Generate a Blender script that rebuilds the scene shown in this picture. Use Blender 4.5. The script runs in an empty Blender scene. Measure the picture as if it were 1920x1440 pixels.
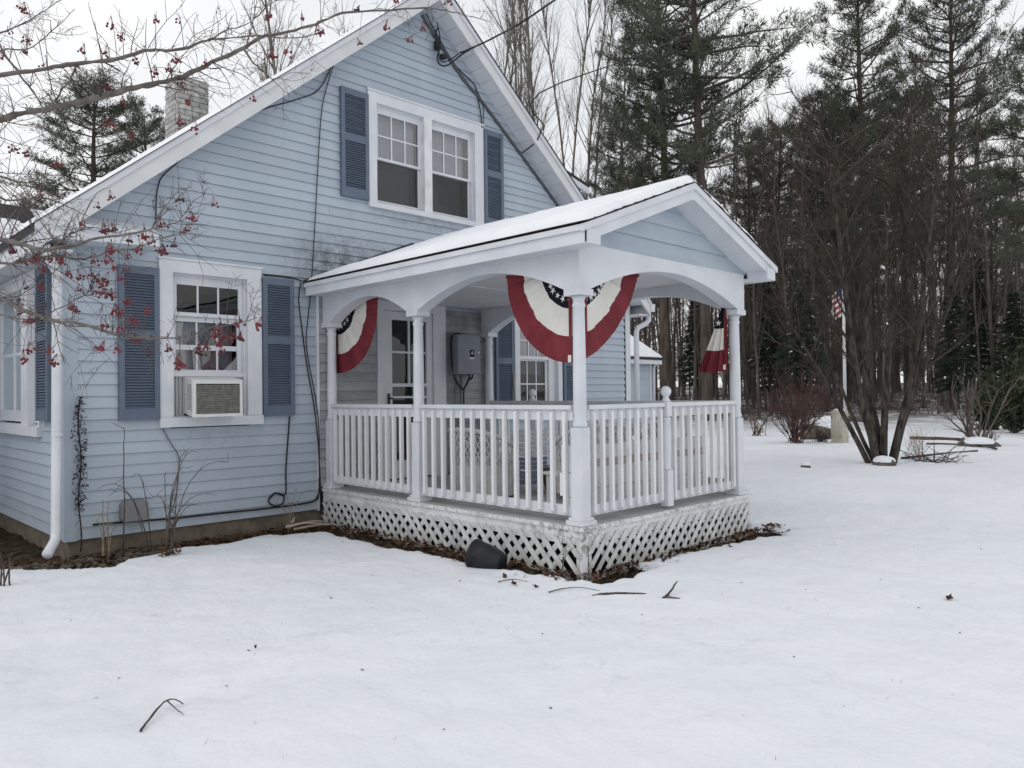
import bpy, math, random
import numpy as np
from mathutils import Vector, Matrix
R = math.radians
random.seed(7); RNG = np.random.default_rng(7)
S = bpy.context.scene; COL = S.collection
# ------------------------------------------------------------------ camera
CAM = Vector((0, 0, 1.45)); FPX = 1434.74
yaw, pit, rol = R(45.3396), R(0.6692), R(-0.6550)
vV = Vector((math.cos(yaw)*math.cos(pit), math.sin(yaw)*math.cos(pit), math.sin(pit)))
r0 = vV.cross(Vector((0, 0, 1))).normalized(); u0 = r0.cross(vV)
vR = r0*math.cos(rol)+u0*math.sin(rol); vU = -r0*math.sin(rol)+u0*math.cos(rol)
cd = bpy.data.cameras.new('camera'); cam = bpy.data.objects.new('camera', cd); COL.objects.link(cam)
M = Matrix((vR, vU, -vV)).transposed().to_4x4(); M.translation = CAM; cam.matrix_world = M
cd.sensor_width = 36; cd.lens = FPX/1920*36; cd.clip_end = 2000; cd.clip_start = .05
S.camera = cam
# ------------------------------------------------------------------ overcast sky, soft sun
W = bpy.data.worlds.new('World'); S.world = W; W.use_nodes = True
nt = W.node_tree; nt.nodes.clear()
def N(t, typ, **k):
    n = t.nodes.new(typ)
    for a, b in k.items(): setattr(n, a, b)
    return n
SUN_EL, SUN_AZ = 38, 150
sky = N(nt, 'ShaderNodeTexSky', sky_type='NISHITA', sun_disc=False)
sky.sun_elevation = R(SUN_EL); sky.sun_rotation = R(90-SUN_AZ); sky.air_density = 1; sky.dust_density = 3
hs = N(nt, 'ShaderNodeHueSaturation'); hs.inputs['Saturation'].default_value = .25
skb = N(nt, 'ShaderNodeVectorMath', operation='SCALE'); skb.inputs['Scale'].default_value = .08
tc = N(nt, 'ShaderNodeTexCoord')
mp = N(nt, 'ShaderNodeMapping'); mp.inputs['Scale'].default_value = (1.0, 1.0, 2.2)
nz = N(nt, 'ShaderNodeTexNoise'); nz.inputs['Scale'].default_value = 2.2; nz.inputs['Detail'].default_value = 5; nz.inputs['Roughness'].default_value = .55
cr = N(nt, 'ShaderNodeValToRGB')
cr.color_ramp.elements[0].position = .36; cr.color_ramp.elements[0].color = (.87, .895, .93, 1)
cr.color_ramp.elements[1].position = .60; cr.color_ramp.elements[1].color = (1.03, 1.03, 1.035, 1)
mx = N(nt, 'ShaderNodeMix', data_type='RGBA', blend_type='MIX'); mx.inputs[0].default_value = .86
bg = N(nt, 'ShaderNodeBackground'); bg.inputs['Strength'].default_value = 1.05
wo = N(nt, 'ShaderNodeOutputWorld')
L = nt.links.new
L(sky.outputs[0], hs.inputs['Color']); L(hs.outputs[0], skb.inputs[0])
L(tc.outputs['Generated'], mp.inputs[0]); L(mp.outputs[0], nz.inputs['Vector']); L(nz.outputs[0], cr.inputs[0])
L(skb.outputs[0], mx.inputs[6]); L(cr.outputs[0], mx.inputs[7]); L(mx.outputs[2], bg.inputs[0]); L(bg.outputs[0], wo.inputs[0])
sd = bpy.data.lights.new('sun', 'SUN'); sun = bpy.data.objects.new('sun', sd); COL.objects.link(sun)
sd.energy = .42; sd.angle = R(40); sd.color = (1, .97, .93)
sdir = Vector((math.cos(R(SUN_EL))*math.cos(R(SUN_AZ)), math.cos(R(SUN_EL))*math.sin(R(SUN_AZ)), math.sin(R(SUN_EL))))
sun.rotation_euler = sdir.to_track_quat('Z', 'Y').to_euler()
S.view_settings.view_transform = 'Standard'; S.view_settings.look = 'None'; S.view_settings.exposure = .05; S.view_settings.gamma = 1
S.view_settings.use_curve_mapping = False
S.render.engine = 'CYCLES'; S.cycles.max_bounces = 7; S.cycles.transparent_max_bounces = 24; S.cycles.use_denoising = True

def ray(x, y): return vR*((x-960)/FPX)-vU*((y-720)/FPX)+vV
def at(x, y, depth): return CAM+ray(x, y)*depth
def gp(x, depth, z=0.0):
    p = CAM+vV*depth+vR*((x-960)/FPX*depth); p.z = z; return p
# ------------------------------------------------------------------ materials
MATS = {}
RND = {'vinyl': .07, 'vinyl_pediment': .05, 'old_siding': .14, 'baluster': .05, 'lattice': .12, 'brick_white': .25, 'leaf_dead': .2, 'floor_grey': .08}
def mat(name, c1, c2=None, rough=.6, scale=6, spec=.3, bump=0, bscale=60, stretch=(1, 1, 1), lo=.35, hi=.65, detail=6, stains=(), metal=0, bdist=.01, coat=0):
    m = bpy.data.materials.new(name); m.use_nodes = True; t = m.node_tree
    b = t.nodes['Principled BSDF']; b.inputs['Roughness'].default_value = rough
    b.inputs['Specular IOR Level'].default_value = spec; b.inputs['Metallic'].default_value = metal
    g = N(t, 'ShaderNodeNewGeometry'); mp = N(t, 'ShaderNodeMapping'); mp.inputs['Scale'].default_value = stretch
    t.links.new(g.outputs['Position'], mp.inputs[0])
    col = None
    if c2:
        n = N(t, 'ShaderNodeTexNoise'); n.inputs['Scale'].default_value = scale; n.inputs['Detail'].default_value = detail
        r = N(t, 'ShaderNodeValToRGB'); r.color_ramp.elements[0].position = lo; r.color_ramp.elements[1].position = hi
        r.color_ramp.elements[0].color = (*c1, 1); r.color_ramp.elements[1].color = (*c2, 1)
        t.links.new(mp.outputs[0], n.inputs['Vector']); t.links.new(n.outputs[0], r.inputs[0]); col = r.outputs[0]
    for (cx, rad, sc, sl, sh, colr, amt) in stains:
        # a stain with a place and a shape of its own: distance mask x noise
        d = N(t, 'ShaderNodeVectorMath', operation='SUBTRACT'); d.inputs[1].default_value = cx
        t.links.new(g.outputs['Position'], d.inputs[0])
        dv = N(t, 'ShaderNodeVectorMath', operation='DIVIDE'); dv.inputs[1].default_value = rad; t.links.new(d.outputs[0], dv.inputs[0])
        ln = N(t, 'ShaderNodeVectorMath', operation='LENGTH'); t.links.new(dv.outputs[0], ln.inputs[0])
        mr = N(t, 'ShaderNodeMapRange'); mr.inputs[1].default_value = 1; mr.inputs[2].default_value = .2; t.links.new(ln.outputs['Value'], mr.inputs[0])
        n = N(t, 'ShaderNodeTexNoise'); n.inputs['Scale'].default_value = sc; n.inputs['Detail'].default_value = 8; n.inputs['Roughness'].default_value = .7
        t.links.new(g.outputs['Position'], n.inputs['Vector'])
        m2 = N(t, 'ShaderNodeMapRange'); m2.inputs[1].default_value = sl; m2.inputs[2].default_value = sh; t.links.new(n.outputs[0], m2.inputs[0])
        mu = N(t, 'ShaderNodeMath', operation='MULTIPLY'); t.links.new(mr.outputs[0], mu.inputs[0]); t.links.new(m2.outputs[0], mu.inputs[1])
        mu2 = N(t, 'ShaderNodeMath', operation='MULTIPLY'); mu2.inputs[1].default_value = amt; t.links.new(mu.outputs[0], mu2.inputs[0])
        mi = N(t, 'ShaderNodeMix', data_type='RGBA'); t.links.new(mu2.outputs[0], mi.inputs[0])
        if col: t.links.new(col, mi.inputs[6])
        else: mi.inputs[6].default_value = (*c1, 1)
        mi.inputs[7].default_value = (*colr, 1); col = mi.outputs[2]
    if name in RND:   # each board, slat or brick weathers a little differently
        oi = N(t, 'ShaderNodeObjectInfo'); mr = N(t, 'ShaderNodeMapRange'); mr.inputs[3].default_value = 1-RND[name]; mr.inputs[4].default_value = 1+RND[name]*.6; t.links.new(oi.outputs['Random'], mr.inputs[0])
        hv = N(t, 'ShaderNodeHueSaturation'); t.links.new(mr.outputs[0], hv.inputs['Value']); t.links.new(col, hv.inputs['Color']); col = hv.outputs[0]
    if col: t.links.new(col, b.inputs['Base Color'])
    else: b.inputs['Base Color'].default_value = (*c1, 1)
    if bump:
        n = N(t, 'ShaderNodeTexNoise'); n.inputs['Scale'].default_value = bscale; n.inputs['Detail'].default_value = 6
        bp = N(t, 'ShaderNodeBump'); bp.inputs['Strength'].default_value = bump; bp.inputs['Distance'].default_value = bdist
        t.links.new(mp.outputs[0], n.inputs['Vector']); t.links.new(n.outputs[0], bp.inputs['Height']); t.links.new(bp.outputs[0], b.inputs['Normal'])
    MATS[name] = m; return m
XP, YP, YW = 4.64, 3.924, 7.82
mat('vinyl', (.392, .452, .516), (.425, .486, .548), .55, 3, .3, .12, 40, (1, 1, .25),
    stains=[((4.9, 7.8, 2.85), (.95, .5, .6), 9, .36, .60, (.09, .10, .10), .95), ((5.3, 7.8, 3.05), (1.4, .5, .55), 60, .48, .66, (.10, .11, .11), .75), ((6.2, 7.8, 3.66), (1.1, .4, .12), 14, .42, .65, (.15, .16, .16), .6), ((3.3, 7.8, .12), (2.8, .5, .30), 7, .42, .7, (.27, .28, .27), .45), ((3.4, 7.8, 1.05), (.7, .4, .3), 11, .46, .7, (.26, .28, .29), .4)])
mat('vinyl_pediment', (.385, .455, .515), (.455, .52, .57), .55, 1.3, .3, .1, 40, (1, 1, 2.5), .42, .62)
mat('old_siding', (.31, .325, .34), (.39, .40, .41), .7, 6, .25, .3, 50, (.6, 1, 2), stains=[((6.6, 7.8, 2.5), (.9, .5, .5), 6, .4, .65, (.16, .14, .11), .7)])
mat('white', (.61, .63, .67), (.68, .695, .725), .5, 4, .35, .08, 60)
mat('white_worn', (.58, .59, .60), (.74, .745, .76), .6, 9, .3, .35, 45, (1, 1, .5), .3, .55,
    stains=[((4.64, 3.98, .27), (.5, .9, .2), 13, .48, .58, (.22, .195, .15), .9), ((5.9, 3.9, .38), (3.5, .6, .07), 26, .5, .62, (.2, .18, .12), .75), ((4.6, 5.9, .38), (.6, 3.5, .07), 26, .5, .62, (.2, .18, .12), .75)])
mat('lattice', (.50, .51, .50), (.68, .69, .69), .65, 7, .25, .2, 60, (1, 1, 1), .3, .6,
    stains=[((4.64, 3.92, .05), (.9, .9, .3), 9, .48, .66, (.30, .28, .21), .7), ((5.9, 3.9, 0), (3.5, .5, .14), 10, .4, .65, (.23, .20, .13), .7), ((4.6, 5.9, 0), (.6, 3.5, .14), 10, .4, .65, (.23, .20, .13), .7)])
mat('baluster', (.62, .63, .64), (.75, .755, .77), .55, 16, .3, .25, 60, (1, 1, .3), .25, .42)
mat('ceiling_white', (.58, .59, .60), (.64, .645, .655), .6, 3)
mat('rake_white', (.60, .61, .62), (.68, .69, .70), .55, 3, .3, .1, 40)
mat('shutter', (.11, .142, .195), (.132, .165, .22), .55, 5, .3, .1, 50)
mat('deck_grey', (.20, .205, .20), (.30, .30, .29), .75, 12, .2, .3, 40, (1, 1, 1))
mat('floor_grey', (.36, .36, .365), (.44, .44, .44), .6, 3, .3)
mat('shingle', (.028, .028, .032), (.06, .06, .065), .9, 40, .2, .5, 120)
mat('foundation', (.13, .11, .085), (.21, .18, .14), .9, 7, .1, .5, 30)
mat('soil', (.035, .027, .02), (.095, .072, .05), 1, 14, .05, 1, 60, bdist=.03)
mat('roof_snow', (.80, .82, .86), (.86, .875, .90), .7, 3, .3, .5, 60, bdist=.01)
mat('brick_white', (.34, .335, .325), (.53, .525, .51), .8, 14, .2, .5, 60)
mat('mortar', (.24, .235, .225), (.34, .33, .32), .9, 20)
mat('cable', (.018, .02, .024), None, .6); mat('cable_grey', (.09, .095, .105), None, .6)
mat('black_plastic', (.008, .009, .012), (.018, .02, .025), .45, 10, .3, .1, 40)
mat('box_grey', (.165, .18, .215), (.19, .205, .24), .5, 4, .4)
mat('metal_dark', (.05, .05, .055), None, .4, metal=.6)
mat('pvc_grey', (.22, .225, .23), None, .6)
mat('ac_white', (.66, .67, .66), (.72, .725, .72), .5, 6, .4)
mat('ac_fin', (.15, .145, .13), (.24, .235, .215), .6, 20)
mat('accordion', (.56, .57, .57), None, .6)
mat('curtain', (.60, .60, .645), (.70, .70, .74), .9, 3, .05)
mat('blind', (.42, .41, .43), (.50, .49, .51), .9, 3, .05)
mat('dark', (.012, .013, .016), None, .9)
mat('red', (.15, .022, .030), (.205, .034, .042), .75, 5, .2, .3, 90)
mat('cream', (.68, .66, .61), (.76, .74, .69), .85, 4, .1, .2, 80)
mat('navy', (.010, .011, .018), (.02, .02, .03), .85, 8, .1)
mat('star_white', (.74, .73, .70), None, .85)
mat('wicker', (.50, .50, .49), (.64, .64, .63), .7, 18, .2)
mat('bench_white', (.58, .585, .60), (.66, .665, .68), .6, 8, .3)
mat('tan', (.40, .335, .285), (.47, .40, .345), .7, 4)
mat('brown_thing', (.10, .07, .06), None, .8); mat('blue_grey_thing', (.2, .23, .3), None, .7)
mat('bark_grey', (.065, .058, .05), (.16, .148, .13), .95, 9, .1, .8, 40, (1, 1, .25))
mat('bark_pine', (.055, .045, .038), (.12, .10, .088), .95, 6, .1, .8, 30, (1, 1, .2))
mat('bark_pale', (.13, .118, .105), (.21, .195, .178), .95, 1.5, .05)
mat('bark_far', (.082, .07, .061), (.15, .134, .12), .95, 1.5, .05)
mat('twig', (.11, .092, .08), (.17, .147, .13), .9, 5, .1)
mat('twig_multi', (.046, .038, .031), (.084, .07, .057), .9, 5, .1)
mat('bark_multi', (.027, .023, .02), (.095, .085, .072), .95, 12, .1, .9, 40, (1, 1, .35))
mat('wood_far', (.085, .07, .061), (.16, .134, .117), .95, .35, .05, lo=.3, hi=.7)
mat('needle', (.055, .068, .046), (.11, .12, .085), .7, .7, .15, lo=.35, hi=.7)
mat('needle2', (.062, .072, .052), (.12, .122, .092), .7, .7, .15, lo=.35, hi=.7)
mat('spruce_needle', (.022, .036, .026), (.045, .06, .042), .7, 1.2, .15)
mat('leaf_green', (.018, .03, .014), (.05, .062, .026), .5, 3, .3)
mat('berry_bark', (.115, .10, .09), (.20, .18, .165), .85, 20, .15, .6, 90)
mat('berry_twig', (.085, .07, .062), (.15, .13, .118), .85, 20, .1)
mat('berry', (.10, .008, .016), (.20, .018, .026), .35, 12, .5)
mat('berry_dry', (.045, .018, .018), (.09, .03, .03), .6, 12, .3)
mat('stalk', (.22, .17, .115), (.33, .26, .18), .9, 20)
mat('stalk_dark', (.07, .05, .042), (.13, .10, .085), .9, 20)
mat('vine', (.022, .018, .026), (.05, .042, .05), .9, 30)
mat('leaf_dead', (.05, .03, .02), (.15, .085, .052), .9, 9, .1)
mat('stone', (.07, .062, .052), (.16, .145, .125), .9, 9, .1, .5, 40)
mat('stick', (.06, .052, .048), (.115, .10, .09), .9, 20, .1, .5, 60)
mat('stick_pale', (.30, .255, .20), (.40, .35, .28), .9, 20)
mat('post_wood', (.40, .37, .30), (.55, .52, .45), .9, 7, .1, .4, 30, (1, 1, .3), stains=[((20.3, 8.4, .5), (1, 1, 1), 9, .55, .66, (.10, .08, .05), .8)])
mat('red_twig', (.075, .04, .036), (.115, .064, .055), .9, 4)
mat('pole_white', (.62, .63, .65), None, .5)
mat('flag_red', (.35, .04, .05), None, .8); mat('flag_blue', (.03, .04, .10), None, .8)
mat('bed_wood', (.055, .044, .033), (.12, .098, .075), .95, 6)
mat('grass_dead', (.20, .17, .09), (.33, .28, .16), .9, 9)
def glassmat(name, tint, refl):
    m = bpy.data.materials.new(name); m.use_nodes = True; t = m.node_tree; t.nodes.clear()
    o = N(t, 'ShaderNodeOutputMaterial'); mi = N(t, 'ShaderNodeMixShader'); tr = N(t, 'ShaderNodeBsdfTransparent'); gl = N(t, 'ShaderNodeBsdfGlossy')
    tr.inputs[0].default_value = (*tint, 1); gl.inputs['Roughness'].default_value = .015; gl.inputs['Color'].default_value = (.95, .95, .95, 1)
    fr = N(t, 'ShaderNodeFresnel'); fr.inputs[0].default_value = 1.5
    mu = N(t, 'ShaderNodeMath', operation='MULTIPLY_ADD'); mu.inputs[1].default_value = 1.0; mu.inputs[2].default_value = refl
    n = N(t, 'ShaderNodeTexNoise'); n.inputs['Scale'].default_value = 2.5; bp = N(t, 'ShaderNodeBump'); bp.inputs['Strength'].default_value = .08; bp.inputs['Distance'].default_value = .02
    g = N(t, 'ShaderNodeNewGeometry'); t.links.new(g.outputs['Position'], n.inputs['Vector']); t.links.new(n.outputs[0], bp.inputs['Height']); t.links.new(bp.outputs[0], gl.inputs['Normal'])
    t.links.new(fr.outputs[0], mu.inputs[0]); t.links.new(mu.outputs[0], mi.inputs[0]); t.links.new(tr.outputs[0], mi.inputs[1]); t.links.new(gl.outputs[0], mi.inputs[2]); t.links.new(mi.outputs[0], o.inputs[0])
    MATS[name] = m
glassmat('glass', (.72, .74, .77), .12); glassmat('glass_dark', (.42, .43, .46), .02); glassmat('screen', (.66, .66, .67), .0)
def snowmat():
    m = bpy.data.materials.new('snow'); m.use_nodes = True; t = m.node_tree; b = t.nodes['Principled BSDF']; b.inputs['Roughness'].default_value = .75; b.inputs['Specular IOR Level'].default_value = .2
    g = N(t, 'ShaderNodeNewGeometry'); lk = t.links.new
    n1 = N(t, 'ShaderNodeTexNoise'); n1.inputs['Scale'].default_value = .8; n1.inputs['Detail'].default_value = 8; lk(g.outputs['Position'], n1.inputs['Vector'])
    r1 = N(t, 'ShaderNodeValToRGB'); r1.color_ramp.elements[0].position = .3; r1.color_ramp.elements[1].position = .7
    r1.color_ramp.elements[0].color = (.74, .77, .815, 1); r1.color_ramp.elements[1].color = (.80, .82, .86, 1); lk(n1.outputs[0], r1.inputs[0])
    # leaf litter of the woods showing through thin snow beyond the yard
    sep = N(t, 'ShaderNodeSeparateXYZ'); lk(g.outputs['Position'], sep.inputs[0])
    dst = N(t, 'ShaderNodeVectorMath', operation='DOT_PRODUCT'); dst.inputs[1].default_value = (.78, .62, 0); lk(g.outputs['Position'], dst.inputs[0])
    mr = N(t, 'ShaderNodeMapRange'); mr.inputs[1].default_value = 26; mr.inputs[2].default_value = 38; lk(dst.outputs['Value'], mr.inputs[0])
    n2 = N(t, 'ShaderNodeTexNoise'); n2.inputs['Scale'].default_value = .9; n2.inputs['Detail'].default_value = 9; n2.inputs['Roughness'].default_value = .7; lk(g.outputs['Position'], n2.inputs['Vector'])
    m2 = N(t, 'ShaderNodeMapRange'); m2.inputs[1].default_value = .40; m2.inputs[2].default_value = .52; lk(n2.outputs[0], m2.inputs[0])
    mu = N(t, 'ShaderNodeMath', operation='MULTIPLY'); lk(mr.outputs[0], mu.inputs[0]); lk(m2.outputs[0], mu.inputs[1])
    mi = N(t, 'ShaderNodeMix', data_type='RGBA'); lk(mu.outputs[0], mi.inputs[0]); lk(r1.outputs[0], mi.inputs[6]); mi.inputs[7].default_value = (.10, .075, .055, 1)
    # grass tint where the snow is thin near the viewer
    n3 = N(t, 'ShaderNodeTexNoise'); n3.inputs['Scale'].default_value = 7; n3.inputs['Detail'].default_value = 8; n3.inputs['Roughness'].default_value = .7; lk(g.outputs['Position'], n3.inputs['Vector'])
    m3 = N(t, 'ShaderNodeMapRange'); m3.inputs[1].default_value = .56; m3.inputs[2].default_value = .74; m3.inputs[4].default_value = .6; lk(n3.outputs[0], m3.inputs[0])
    n4 = N(t, 'ShaderNodeTexNoise'); n4.inputs['Scale'].default_value = .6; lk(g.outputs['Position'], n4.inputs['Vector'])
    m4 = N(t, 'ShaderNodeMapRange'); m4.inputs[1].default_value = .45; m4.inputs[2].default_value = .6; lk(n4.outputs[0], m4.inputs[0])
    mu3 = N(t, 'ShaderNodeMath', operation='MULTIPLY'); lk(m3.outputs[0], mu3.inputs[0]); lk(m4.outputs[0], mu3.inputs[1])
    mi2 = N(t, 'ShaderNodeMix', data_type='RGBA'); lk(mu3.outputs[0], mi2.inputs[0]); lk(mi.outputs[2], mi2.inputs[6]); mi2.inputs[7].default_value = (.47, .52, .49, 1)
    lk(mi2.outputs[2], b.inputs['Base Color'])
    nb2 = N(t, 'ShaderNodeTexNoise'); nb2.inputs['Scale'].default_value = 3.2; nb2.inputs['Detail'].default_value = 5; lk(g.outputs['Position'], nb2.inputs['Vector'])
    bp2 = N(t, 'ShaderNodeBump'); bp2.inputs['Strength'].default_value = .5; bp2.inputs['Distance'].default_value = .07; lk(nb2.outputs[0], bp2.inputs['Height'])
    nb = N(t, 'ShaderNodeTexNoise'); nb.inputs['Scale'].default_value = 16; nb.inputs['Detail'].default_value = 9; nb.inputs['Roughness'].default_value = .62; lk(g.outputs['Position'], nb.inputs['Vector'])
    bp = N(t, 'ShaderNodeBump'); bp.inputs['Strength'].default_value = .42; bp.inputs['Distance'].default_value = .026; lk(nb.outputs[0], bp.inputs['Height']); lk(bp2.outputs[0], bp.inputs['Normal']); lk(bp.outputs[0], b.inputs['Normal'])
    MATS['snow'] = m
snowmat()
# ------------------------------------------------------------------ object helpers
OFF = {}
def thing(name, label, cat, loc=(0, 0, 0), group=None, rz=0):
    o = bpy.data.objects.new(name, None); COL.objects.link(o); o.location = loc; o.rotation_euler.z = rz; o.empty_display_size = .1
    o['label'] = label; o['category'] = cat
    if group: o['group'] = group
    OFF[o.name] = Vector(loc); return o
def tag(o, label, cat, group=None):
    o['label'] = label; o['category'] = cat
    if group: o['group'] = group
    return o
def link(name, me, parent=None, kind=None, label=None):
    o = bpy.data.objects.new(name, me); COL.objects.link(o)
    if parent is not None: o.parent = parent; OFF[o.name] = OFF[parent.name]
    else: OFF[o.name] = Vector((0, 0, 0))
    if kind: o['kind'] = kind
    if label: o['label'] = label
    return o
class MB:
    def __init__(s): s.v = []; s.f = []; s.sm = []
    def add(s, vs, fs, smooth=False):
        k = len(s.v); s.v += [tuple(p) for p in vs]; s.f += [tuple(i+k for i in f) for f in fs]; s.sm += [smooth]*len(fs); return s
    def hexa(s, p): return s.add(p, [(0, 3, 2, 1), (4, 5, 6, 7), (0, 1, 5, 4), (1, 2, 6, 5), (2, 3, 7, 6), (3, 0, 4, 7)])
    def box(s, x0, x1, y0, y1, z0, z1): return s.hexa([(x0, y0, z0), (x1, y0, z0), (x1, y1, z0), (x0, y1, z0), (x0, y0, z1), (x1, y0, z1), (x1, y1, z1), (x0, y1, z1)])
    def bevbox(s, x0, x1, y0, y1, z0, z1, b=.008):
        return s.prism([(x0+b, y0), (x1-b, y0), (x1, y0+b), (x1, y1-b), (x1-b, y1), (x0+b, y1), (x0, y1-b), (x0, y0+b)], lambda u, w, h: (u, w, h), z0, z1)
    def bar(s, a, b, w, h, up=(0, 0, 1)):
        a = Vector(a); b = Vector(b); d = (b-a).normalized(); x = d.cross(Vector(up))
        if x.length < 1e-4: x = d.cross(Vector((0, 1, 0)))
        x.normalize(); y = x.cross(d)
        c = [(-w/2, -h/2), (w/2, -h/2), (w/2, h/2), (-w/2, h/2)]
        return s.hexa([a+x*i+y*j for i, j in c]+[b+x*i+y*j for i, j in c])
    def prism(s, poly, f, h0, h1):
        n = len(poly); v = [f(u, w, h0) for u, w in poly]+[f(u, w, h1) for u, w in poly]
        return s.add(v, [tuple(range(n))[::-1], tuple(range(n, 2*n))]+[(i, (i+1) % n, n+(i+1) % n, n+i) for i in range(n)])
    def tube(s, pts, rad, n=6, cap=True):
        P = [Vector(p) for p in pts]; m = len(P)
        if not isinstance(rad, (list, tuple)): rad = [rad]*m
        vs = []; prev = None
        for i, p in enumerate(P):
            d = (P[min(i+1, m-1)]-P[max(i-1, 0)])
            if d.length < 1e-9: d = Vector((0, 0, 1))
            d.normalize()
            x = (prev-d*prev.dot(d)) if prev is not None else d.cross(Vector((0, 0, 1)) if abs(d.z) < .9 else Vector((1, 0, 0)))
            if x.length < 1e-6: x = d.orthogonal()
            x.normalize(); prev = x; y = d.cross(x)
            vs += [p+(x*math.cos(2*math.pi*k/n)+y*math.sin(2*math.pi*k/n))*rad[i] for k in range(n)]
        fs = [(i*n+k, i*n+(k+1) % n, (i+1)*n+(k+1) % n, (i+1)*n+k) for i in range(m-1) for k in range(n)]
        if cap: fs += [tuple(range(n))[::-1], tuple(range((m-1)*n, m*n))]
        return s.add(vs, fs, True)
    def lathe(s, prof, c=(0, 0, 0), n=14, axis='z'):
        vs = []
        for r, h in prof:
            for k in range(n):
                a = 2*math.pi*k/n; vs.append((c[0]+r*math.cos(a), c[1]+r*math.sin(a), c[2]+h))
        fs = [(i*n+k, i*n+(k+1) % n, (i+1)*n+(k+1) % n, (i+1)*n+k) for i in range(len(prof)-1) for k in range(n)]
        fs += [tuple(range(n))[::-1], tuple(range((len(prof)-1)*n, len(prof)*n))]
        return s.add(vs, fs, True)
    def blob(s, c, r, n=7, m=5, sq=1, jit=0):
        return s.lathe([(max(1e-4, r*math.sin(math.pi*i/m)), -r*sq*math.cos(math.pi*i/m)) for i in range(m+1)], c, n)
    def mesh(s, name, off=None):
        me = bpy.data.meshes.new(name)
        v = s.v if off is None or off.length == 0 else [(p[0]-off[0], p[1]-off[1], p[2]-off[2]) for p in s.v]
        me.from_pydata(v, [], s.f)
        if any(s.sm): me.polygons.foreach_set('use_smooth', s.sm)
        me.update(); return me
    def build(s, name, m, parent=None, kind=None, label=None, local=False):
        me = s.mesh(name, None if local or parent is None else OFF[parent.name]); me.materials.append(MATS[m])
        return link(name, me, parent, kind, label)
def copy_tree(o, parent=None, loc=None, rz=None, sc=None):
    c = o.copy(); COL.objects.link(c); c.parent = parent; OFF[c.name] = OFF[o.name]
    if loc is not None: c.location = loc; OFF[c.name] = Vector(loc)
    if rz is not None: c.rotation_euler.z = rz
    if sc is not None: c.scale = (sc if isinstance(sc, tuple) else (sc,)*3)
    for ch in list(o.children): copy_tree(ch, c)
    return c
def inst(o, parent, name=None):   # another piece sharing the mesh
    c = bpy.data.objects.new(name or o.name.split('.')[0], o.data); COL.objects.link(c); c.parent = parent; OFF[c.name] = Vector((0, 0, 0)); return c
# numpy tube soup for trees
class Soup:
    def __init__(s): s.V = []; s.F3 = []; s.F4 = []; s.n = 0
    def tube(s, P, rad, n=4):
        P = np.asarray(P, float); m = len(P); rad = np.asarray(rad, float)
        d = P[-1]-P[0]; l = np.linalg.norm(d)
        if l < 1e-9: return
        d = d/l; a = np.array([0, 0, 1.]) if abs(d[2]) < .8 else np.array([1., 0, 0])
        x = np.cross(d, a); x /= np.linalg.norm(x); y = np.cross(d, x)
        an = np.arange(n)*2*np.pi/n
        ring = np.cos(an)[:, None]*x+np.sin(an)[:, None]*y
        s.V.append((P[:, None, :]+ring[None]*rad[:, None, None]).reshape(-1, 3))
        i = np.arange(m-1)[:, None]*n; k = np.arange(n)[None]; k2 = (k+1) % n
        s.F4.append((np.stack([i+k, i+k2, i+n+k2, i+n+k], -1).reshape(-1, 4))+s.n); s.n += m*n
    def tris(s, T):   # T (k,3,3)
        T = np.asarray(T, float); k = len(T)
        s.V.append(T.reshape(-1, 3)); s.F3.append(np.arange(3*k).reshape(-1, 3)+s.n); s.n += 3*k
    def arrays(s):
        V = np.concatenate(s.V) if s.V else np.zeros((0, 3))
        return V, (np.concatenate(s.F3) if s.F3 else np.zeros((0, 3), int)), (np.concatenate(s.F4) if s.F4 else np.zeros((0, 4), int))
    def mesh(s, name, m, smooth=True):
        return np_mesh(name, *s.arrays(), m, smooth)
def np_mesh(name, V, F3, F4, m, smooth=True):
    me = bpy.data.meshes.new(name); me.vertices.add(len(V)); me.vertices.foreach_set('co', V.astype(np.float32).ravel())
    n3, n4 = len(F3), len(F4); me.loops.add(3*n3+4*n4)
    me.loops.foreach_set('vertex_index', np.concatenate([F3.ravel(), F4.ravel()]).astype(np.int32))
    me.polygons.add(n3+n4)
    st = np.concatenate([np.arange(n3)*3, 3*n3+np.arange(n4)*4]).astype(np.int32)
    me.polygons.foreach_set('loop_start', st)
    if smooth: me.polygons.foreach_set('use_smooth', np.concatenate([np.zeros(n3, bool), np.ones(n4, bool)]))
    me.update(calc_edges=True); me.validate(); me.materials.append(MATS[m]); return me
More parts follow.
